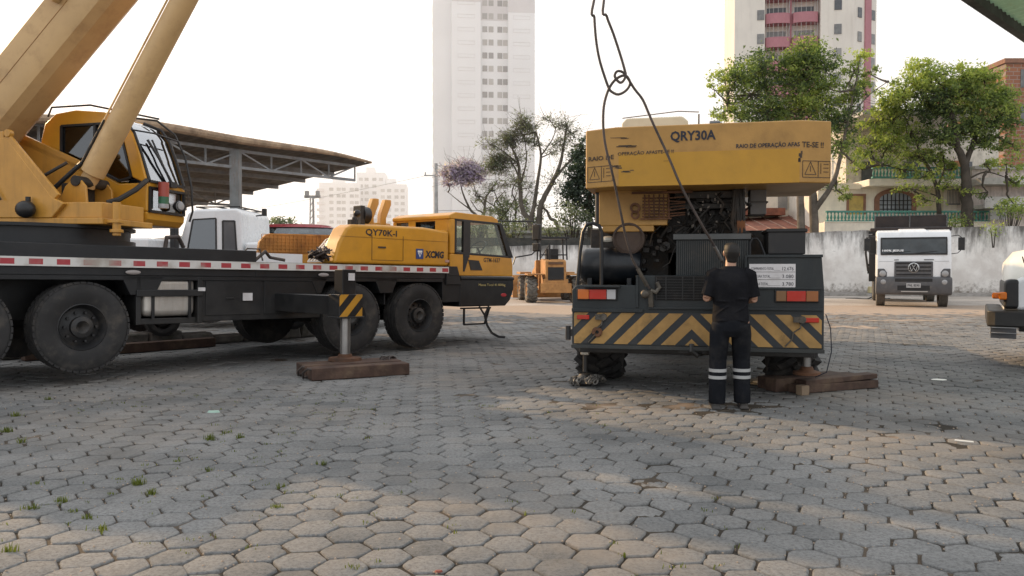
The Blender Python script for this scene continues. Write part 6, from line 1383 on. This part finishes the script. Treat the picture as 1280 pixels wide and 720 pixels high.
far_tower('pale tower with a stack of balconies on its left corner, beside the shed roof', -64.5,300,15,16,33,8,(-.2,-.02,.1,.3,.42),11,True)
far_tower('taller middle pale tower with a roof box, left of the utility pole', -54.5,310,11,14,38,5,(-.35,-.15,.12,.35),12)
far_tower('rightmost of the pale distant towers, narrow with paired windows', -45.6,305,11,14,33,5,(-.32,-.1,.15,.36),11)
far_tower('pale low block glimpsed between the pole and the crane cab', -46.5,330,4.0,10,22,5,(-.2,.2),5)
m = MB(); m.box(-30,10,0,8,0,6.5); m.prism([(-30,6.5),(10,6.5),(-10,8.6)],'y',0,8); o = m.build('low_roofs', paint('far_roof_grey',(.38,.36,.35),.9,bump=0), None, loc=(-40,150,0)); tag(o,'long grey low roof on the skyline behind the orange cage','building')
# mast and utility poles, wires
m = MB()
for dx,dy in ((-.35,-.35),(.35,-.35),(0,.4)): m.bar((dx,dy,0),(dx*.5,dy*.5,9.2),.12)
for k in range(12): z = k*.75; f = 1-.5*z/9.2; m.bar((-.35*f,-.35*f,z),(.35*f,-.35*f,z+.75),.07); m.bar((.35*f,-.35*f,z),(0,.4*f,z+.75),.07)
m.box(-.9,.9,-.1,.1,9.2,9.5); m.box(-.8,-.4,-.2,.2,9.4,10.0); m.box(.4,.8,-.2,.2,9.4,10.0); tag(m.build('lattice_mast', paint('mast_grey',(.30,.29,.28),.7,bump=0), None, loc=(-22.4,90,0)),'thin grey lattice mast on the skyline right of the shed post','mast')
PG = paint('pole_concrete',(.42,.415,.41),.9,bump=0)
m = MB(); m.tube([(0,0,0),(0,0,9.2)],[.19,.13],12); m.bar((-.9,0,8.3),(.9,0,8.3),.09); 
for x in (-.8,0,.8): m.cyl((x,0,8.34),(x,0,8.55),.05,n=8)
up_ = m.build('utility_pole', PG, None, loc=(-5.68,60,0)); tag(up_,'grey concrete utility pole against the left edge of the white tower','pole')
m = MB(); m.tube([(0,0,0),(0,0,9.6)],[.19,.13],12); m.bar((-.9,0,8.7),(.9,0,8.7),.09); q_ = m.build('utility_pole', PG, None, loc=(19.5,52,0)); tag(q_,'grey utility pole hidden among the trees at right','pole')
def cable(label, a, b_, sag, r=.018):
    a,b_ = Vector(a),Vector(b_); P = [a.lerp(b_,t)-Vector((0,0,sag*4*t*(1-t))) for t in np.linspace(0,1,24)]
    m = MB(); m.tube(P,r,5); tag(m.build('power_line', paint('wire_grey',(.34,.33,.32),.7,bump=0)),label,'power line','power lines beyond the yard wall')
cable('upper power line crossing from the utility pole behind the bare trees',(-4.9,60,8.35),(19.0,52,8.75),1.1)
cable('lower power line sagging in front of the bare trees',(-5.68,60,5.7),(19.3,52,8.0),.8)
cable('power line running left from the utility pole towards the pale towers',(-6.4,60,8.3),(-40,72,4.8),.6,.014)
# ================================================================== pink-balcony tower
PW = paint('tower_cream',(.72,.675,.61),.8,var=.05,damt=.22,dirt=(.47,.42,.38),scale=.3,dscale=.5,streak=1,bump=0)
PK = paint('tower_pink',(.42,.19,.215),.75,var=.06,damt=.2,dirt=(.27,.11,.12),scale=.4,bump=0)
PT = empty('pink_balcony_tower', (35.5,98,0), (0,0,R(-9))); tag(PT,'cream apartment tower with stacked pink balconies and a pink corner stripe','tower')
HP = 52
m = MB(); m.box(-8.2,-4.6,0,12,0,HP); m.box(-4.6,1.9,1.6,12,0,HP); m.box(1.9,5.7,0,12,0,HP); m.build('wall', PW, PT)
m = MB(); m.prism([(5.705,.15),(9.0,2.6),(9.0,14),(5.705,12)],'z',0,HP); m.build('side_wall', PW, PT)
m = MB(); m.obox((7.75,1.56,HP/2),(.42,.312,0),(.05,-.067,0),(0,0,HP/2)); m.build('pink_stripe', PK, PT)
fl = [14+2.9*k for k in range(11)]
def bal(x0,x1,name='balcony'):
    m = MB(); n = 8; f = []; xm = (x0+x1)/2; hw = (x1-x0)/2
    for k in range(n+1): a = PI*k/n; f.append((xm-math.cos(a)*hw, 1.55-(.75+.75*math.sin(a)**.6)))
    poly = [(x0,1.6)]+f+[(x1,1.6)]; m.prism(poly,'z',-.12,1.12); b0 = m.build(name, PK, PT, loc=(0,0,fl[0]))
    m = MB(); m.box(xm-hw*.75,xm+hw*.75,1.56,1.62,1.15,2.15); g = m.build('balcony_window', WIND, b0)
    m = MB()
    for k in range(n+1):
        a = PI*k/n; m.bar((xm-math.cos(a)*hw*.95,1.55-(.72+.72*math.sin(a)**.6),1.12),(xm-math.cos(a)*hw*.95,1.55-(.72+.72*math.sin(a)**.6),2.75),.04)
    m.build('balcony_net', paint('net_grey',(.45,.44,.43),.8,bump=0), b0)
    for z in fl[1:]:
        c = copy_tree(b0, PT); c.location = (0,0,z)
b1 = bal(-4.55,-1.5); b2_ = bal(-1.3,1.8)
m = MB(); m.box(-1.5,-1.3,.9,1.6,0,HP); m.build('dividing_fin', PK, PT)
m = MB(); m.box(-.42,.42,-.05,.05,-.6,.6); wA = m.build('window', WIND, PT, loc=(3.9,-.02,fl[0]+1.7))
for k,z in enumerate(fl):
    if k: c = wA.copy(); COL.objects.link(c); c.parent = PT; c.location = (3.9,-.02,z+1.7)
    c = wA.copy(); COL.objects.link(c); c.parent = PT; c.location = (-5.1,-.02,z+.9)
    for xx,yy in ((6.6,.78),(8.5,2.20)):
        c = wA.copy(); COL.objects.link(c); c.parent = PT; c.location = (xx,yy,z+.9); c.rotation_euler = (0,0,R(36.6)); c.scale = (.8,1,1)
# ================================================================== houses on the slope at right
CRM = paint('house_cream',(.78,.71,.60),.85,var=.08,damt=.3,dirt=(.58,.52,.44),streak=1,bump=0)
YLW = paint('house_yellow',(.58,.51,.33),.85,var=.08,damt=.25,dirt=(.42,.36,.24),bump=0)
TURQ = paint('turquoise',(.085,.27,.225),.6,var=.15,damt=.3,dirt=(.16,.24,.21),bump=0)
GRF = paint('grey_roof',(.50,.48,.46),.9,var=.1,damt=.4,dirt=(.24,.22,.20),bump=0)
TILE = paint('red_tiles',(.22,.085,.055),.9,var=.25,damt=.5,dirt=(.12,.06,.045),bump=.2,bscale=10)
BRK = paint('arch_brown',(.26,.13,.085),.8,bump=0)
HA = empty('cream_house', (21.5,47.0,0)); tag(HA,'cream house with turquoise balustrades and an arched window behind the wall','house')
def hx(px,Y=47.0): return at(px,300,Y).x-21.5
def hz_(py,Y=47.0): return at(640,py,Y).z
m = MB(); m.box(hx(1022),hx(1260),0,10,1.5,hz_(229)); m.build('wall', CRM, HA)
m = MB(); m.box(hx(1076),hx(1275),2.2,10,hz_(229)+.02,hz_(150)); m.build('upper_wall', paint('upper_cream',(.60,.55,.47),.9,damt=.3,bump=0), HA)
m = MB(); m.box(hx(1073),hx(1195),-1.35,2.2,hz_(235),hz_(227)); m.box(hx(1022),hx(1073),-.25,.0,hz_(237),hz_(231)); m.build('balcony_slab', CRM, HA)
m = MB(); m.box(hx(1062),hx(1200),-1.6,4,hz_(150)+.02,hz_(150)+.25); m.build('roof', GRF, HA)
def balustrade(x0,x1,y,zb,zt,sp=.19):
    m = MB(); m.box(x0,x1,y-.09,y+.09,zt-.10,zt); m.box(x0,x1,y-.10,y+.10,zb-.02,zb+.08); r_ = m.build('balustrade_rail', TURQ, HA)
    h = zt-zb-.18; m = MB(); m.lathe([(.05,0),(.06,.04*h),(.03,.10*h),(.075,.35*h),(.055,.6*h),(.028,.8*h),(.05,.94*h),(.05,h)], n=10); b0 = m.build('baluster', TURQ, r_, loc=(x0+.1,y,zb+.08))
    k = 1
    while x0+.1+k*sp < x1 and k < 95: c = b0.copy(); COL.objects.link(c); c.parent = r_; c.location = (x0+.1+k*sp,y,zb+.08); k += 1
balustrade(hx(1077),hx(1192),-1.25,hz_(225.5),hz_(212))
m = MB(); m.box(hx(1016),hx(1218),-1.75,0,1.2,hz_(280)); m.box(hx(1016),hx(1218),-1.80,-1.6,hz_(280),hz_(279)); m.build('terrace', CRM, HA)
balustrade(hx(1018),hx(1215),-1.68,hz_(279.5),hz_(266),.20)
def arch(x0,x1,z0,zs,rise,y):
    m = MB(); n = 12; xm = (x0+x1)/2; hw = (x1-x0)/2
    o_ = [(x0-.28,z0),(x0-.28,zs)]+[(xm-math.cos(PI*k/n)*(hw+.28),zs+math.sin(PI*k/n)*(rise+.25)) for k in range(1,n)]+[(x1+.28,zs),(x1+.28,z0)]
    i_ = [(x1,z0),(x1,zs)]+[(xm+math.cos(PI*k/n)*hw,zs+math.sin(PI*k/n)*rise) for k in range(1,n)]+[(x0,zs),(x0,z0)]
    V = [(p[0],y-.08,p[1]) for p in o_]+[(p[0],y-.08,p[1]) for p in reversed(i_)]; n2 = len(o_)
    m.add(V,[(k,k+1,n2+k+1,n2+k) for k in range(n2-1)])
    V2 = [(p[0],y-.08,p[1]) for p in o_]+[(p[0],y+.02,p[1]) for p in o_]; m.add(V2,[(k,k+1,n2+k+1,n2+k) for k in range(n2-1)]); f = m.build('arch_frame', BRK, HA)
    m = MB(); m.add([(p[0],y-.03,p[1]) for p in i_],[tuple(range(len(i_)))]); m.build('arched_window', paint('pane_bluegrey',(.27,.29,.31),.2,damt=.1,bump=0), HA, smooth=0)
    m = MB()
    for k in range(1,8): x = x0+(x1-x0)*k/8; m.box(x-.025,x+.025,y-.07,y-.04,z0,zs+rise*math.sqrt(max(0,1-((x-xm)/hw)**2)))
    for k in range(1,4): z = z0+(zs+rise*.5-z0)*k/4; m.box(x0,x1,y-.072,y-.045,z-.025,z+.025)
    m.build('window_grille', BPL, f)
arch(hx(1098),hx(1138),hz_(267),hz_(250),.42,-.02)
m = MB(); m.box(hx(1060),hx(1078),-.06,-.005,hz_(268),hz_(245)); d_ = m.build('door', paint('door_yellow',(.50,.36,.10),.6,damt=.3,bump=0), HA)
m = MB(); m.box(hx(1057.5),hx(1060),-.10,-.003,hz_(268),hz_(243)); m.box(hx(1078),hx(1081),-.10,-.003,hz_(268),hz_(243)); m.box(hx(1057.5),hx(1081),-.11,-.004,hz_(245),hz_(242.5)); m.build('door_frame', BRK, d_)
for a_,b_ in ((1096,1110),(1150,1172),(1226,1240)): m = MB(); m.box(hx(a_),hx(b_),2.12,2.19,hz_(222),hz_(196)); m.build('upper_opening', WIND, HA)
m = MB(); m.box(hx(1142),hx(1178),-.05,-.004,hz_(266),hz_(238)); m.build('yellow_panel', YLW, HA)
m = MB()
for k in range(22): x = hx(1180)+k*.085; m.box(x,x+.02,-.35,-.32,hz_(256),hz_(238))
m.box(hx(1180),hx(1220),-.36,-.31,hz_(238.5),hz_(237)); m.box(hx(1180),hx(1220),-.36,-.31,hz_(256.5),hz_(255)); m.build('railing', PLG, HA)
HB = empty('grey_house', (28.8,45.5,0)); tag(HB,'pale house with stepped flat grey slabs at the right edge','house')
def gx(px,Y=45.5): return at(px,300,Y).x-28.8
m = MB(); m.box(gx(1214),gx(1320),0,8,1.5,hz_(212,45.5)); m.build('wall', paint('house_pinkish',(.62,.54,.49),.9,damt=.35,streak=1,bump=0), HB)
m = MB(); m.box(gx(1210),gx(1320),-1.2,0,hz_(233,45.5),hz_(225,45.5)); m.box(gx(1214),gx(1320),-.3,8,hz_(212,45.5),hz_(208,45.5)); m.build('slab', GRF, HB)
m = MB(); m.box(gx(1216),gx(1320),-1.1,-1.0,hz_(257,45.5),hz_(248,45.5)); m.box(gx(1216),gx(1320),-1.1,0,hz_(262,45.5),hz_(257,45.5)); m.build('ledge', GRF, HB)
m = MB(); m.box(gx(1224),gx(1244),-1.02,-.9,hz_(276,45.5),hz_(264,45.5)); m.build('garage_window', WIND, HB)
m = MB(); m.box(gx(1228),gx(1247),3,7,hz_(208,45.5)+.02,hz_(192,45.5)); m.build('orange_annex', paint('orange_brick',(.36,.16,.08),.9,damt=.3,bump=0), HB)
HC = empty('low_house', (14.2,48,0)); tag(HC,'low cream house with sagging red tiled roof seen under the counterweight','house')
def lx(px,Y=48.0): return at(px,300,Y).x-14.2
m = MB(); m.box(lx(900),lx(1064),4,12,1.5,hz_(232,52)); m.build('wall', CRM, HC)
m = MB(); m.add([(lx(905),-2.5,hz_(296,45.5)),(lx(1022),-2.5,hz_(296,45.5)),(lx(1016),4,hz_(270,52)),(lx(905),4,hz_(276,52))],[(0,1,2,3)]); m.add([(lx(905),-2.5,hz_(296,45.5)-.12),(lx(1022),-2.5,hz_(296,45.5)-.12),(lx(1016),4,hz_(270,52)-.12),(lx(905),4,hz_(276,52)-.12)],[(0,1,2,3)]); m.build('tiled_roof', TILE, HC)
m = MB()
for k in range(7): t = k/6; m.bar((lx(905)+(lx(1020)-lx(905))*t,-2.5,hz_(296,45.5)+.05),(lx(905)+(lx(1014)-lx(905))*t,4,hz_(276-6*t,52)+.05),.07,.05)
m.build('roof_ridge', paint('pale_ridge',(.35,.22,.17),.9), HC)
m = MB(); m.box(lx(900),lx(1000),2.6,4.4,hz_(268,50),hz_(259,50)); m.build('brown_eave', TILE, HC)
m = MB(); m.box(lx(1000),lx(1012),3.9,3.99,hz_(262,52),hz_(245,52)); m.build('window', WIND, HC)
m = MB(); m.box(lx(955),lx(975),3.9,3.99,hz_(256,52),hz_(242,52)); m.build('window', WIND, HC)
HD = empty('brick_block', (41,62,0)); tag(HD,'bare red brick block with dark window openings at the right edge','building')
def brick_mat():
    m, nt, ns, ls, b = newmat('bare_brick'); tc = ns.new('ShaderNodeTexCoord'); mp = nd(ns,'ShaderNodeMapping'); mp.inputs['Rotation'].default_value = (R(90),0,0); ls.new(tc.outputs['Object'],mp.inputs[0])
    bt = nd(ns,'ShaderNodeTexBrick', Scale=1.0); bt.inputs['Color1'].default_value = (.32,.14,.08,1); bt.inputs['Color2'].default_value = (.25,.105,.065,1); bt.inputs['Mortar'].default_value = (.30,.22,.18,1); bt.inputs['Brick Width'].default_value = .6; bt.inputs['Row Height'].default_value = .3; bt.inputs['Mortar Size'].default_value = .03
    ls.new(mp.outputs[0],bt.inputs[0]); ls.new(bt.outputs[0],b.inputs['Base Color']); b.inputs['Roughness'].default_value = .9; return m
zt = at(640,79,62).z; xl = at(1257,100,62).x-41
m = MB(); m.box(xl,8,0,10,0,zt); m.build('wall', brick_mat(), HD)
m = MB(); m.box(xl-.15,8,-.15,10,zt+.003,zt+.35); m.build('parapet', BRK, HD)
for py in (98,142):
    m = MB(); z = at(640,py,62).z; m.box(xl+1.15,xl+2.3,-.04,.06,z-.7,z+.7); m.build('window', WIND, HD)
# ------------------------------------------------------------------ grey building mass behind the left wall
m = MB(); m.box(-1,9,0,6,0,3.45); m.prism([(-1.3,3.45),(9.3,3.45),(9.3,3.6),(-1.3,3.6)],'y',-.3,6.3)
tag(m.build('grey_shack', paint('shack_grey',(.36,.345,.33),.9,var=.2,damt=.5,dirt=(.16,.15,.12),bump=.05), None, loc=(1.0,47.5,0)),'low grey shack behind the dark fence and bare trees','building')
# ================================================================== morning haze over the town beyond the yard
m = MB(); m.prism([(-78,104),(130,104),(300,330),(300,420),(-290,420),(-235,330)],'z',-.5,95)
hm = bpy.data.materials.new('haze'); hm.use_nodes = True; hn, hl = hm.node_tree.nodes, hm.node_tree.links
hn.remove(hn['Principled BSDF']); vs = hn.new('ShaderNodeVolumeScatter'); vs.inputs['Density'].default_value = .0032; vs.inputs['Anisotropy'].default_value = .35; vs.inputs['Color'].default_value = (.95,.975,1,1)
hl.new(vs.outputs[0], hn['Material Output'].inputs['Volume'])
hz0 = m.build('haze', hm, smooth=0); hz0['kind'] = 'structure'
scene.cycles.volume_bounces = 1
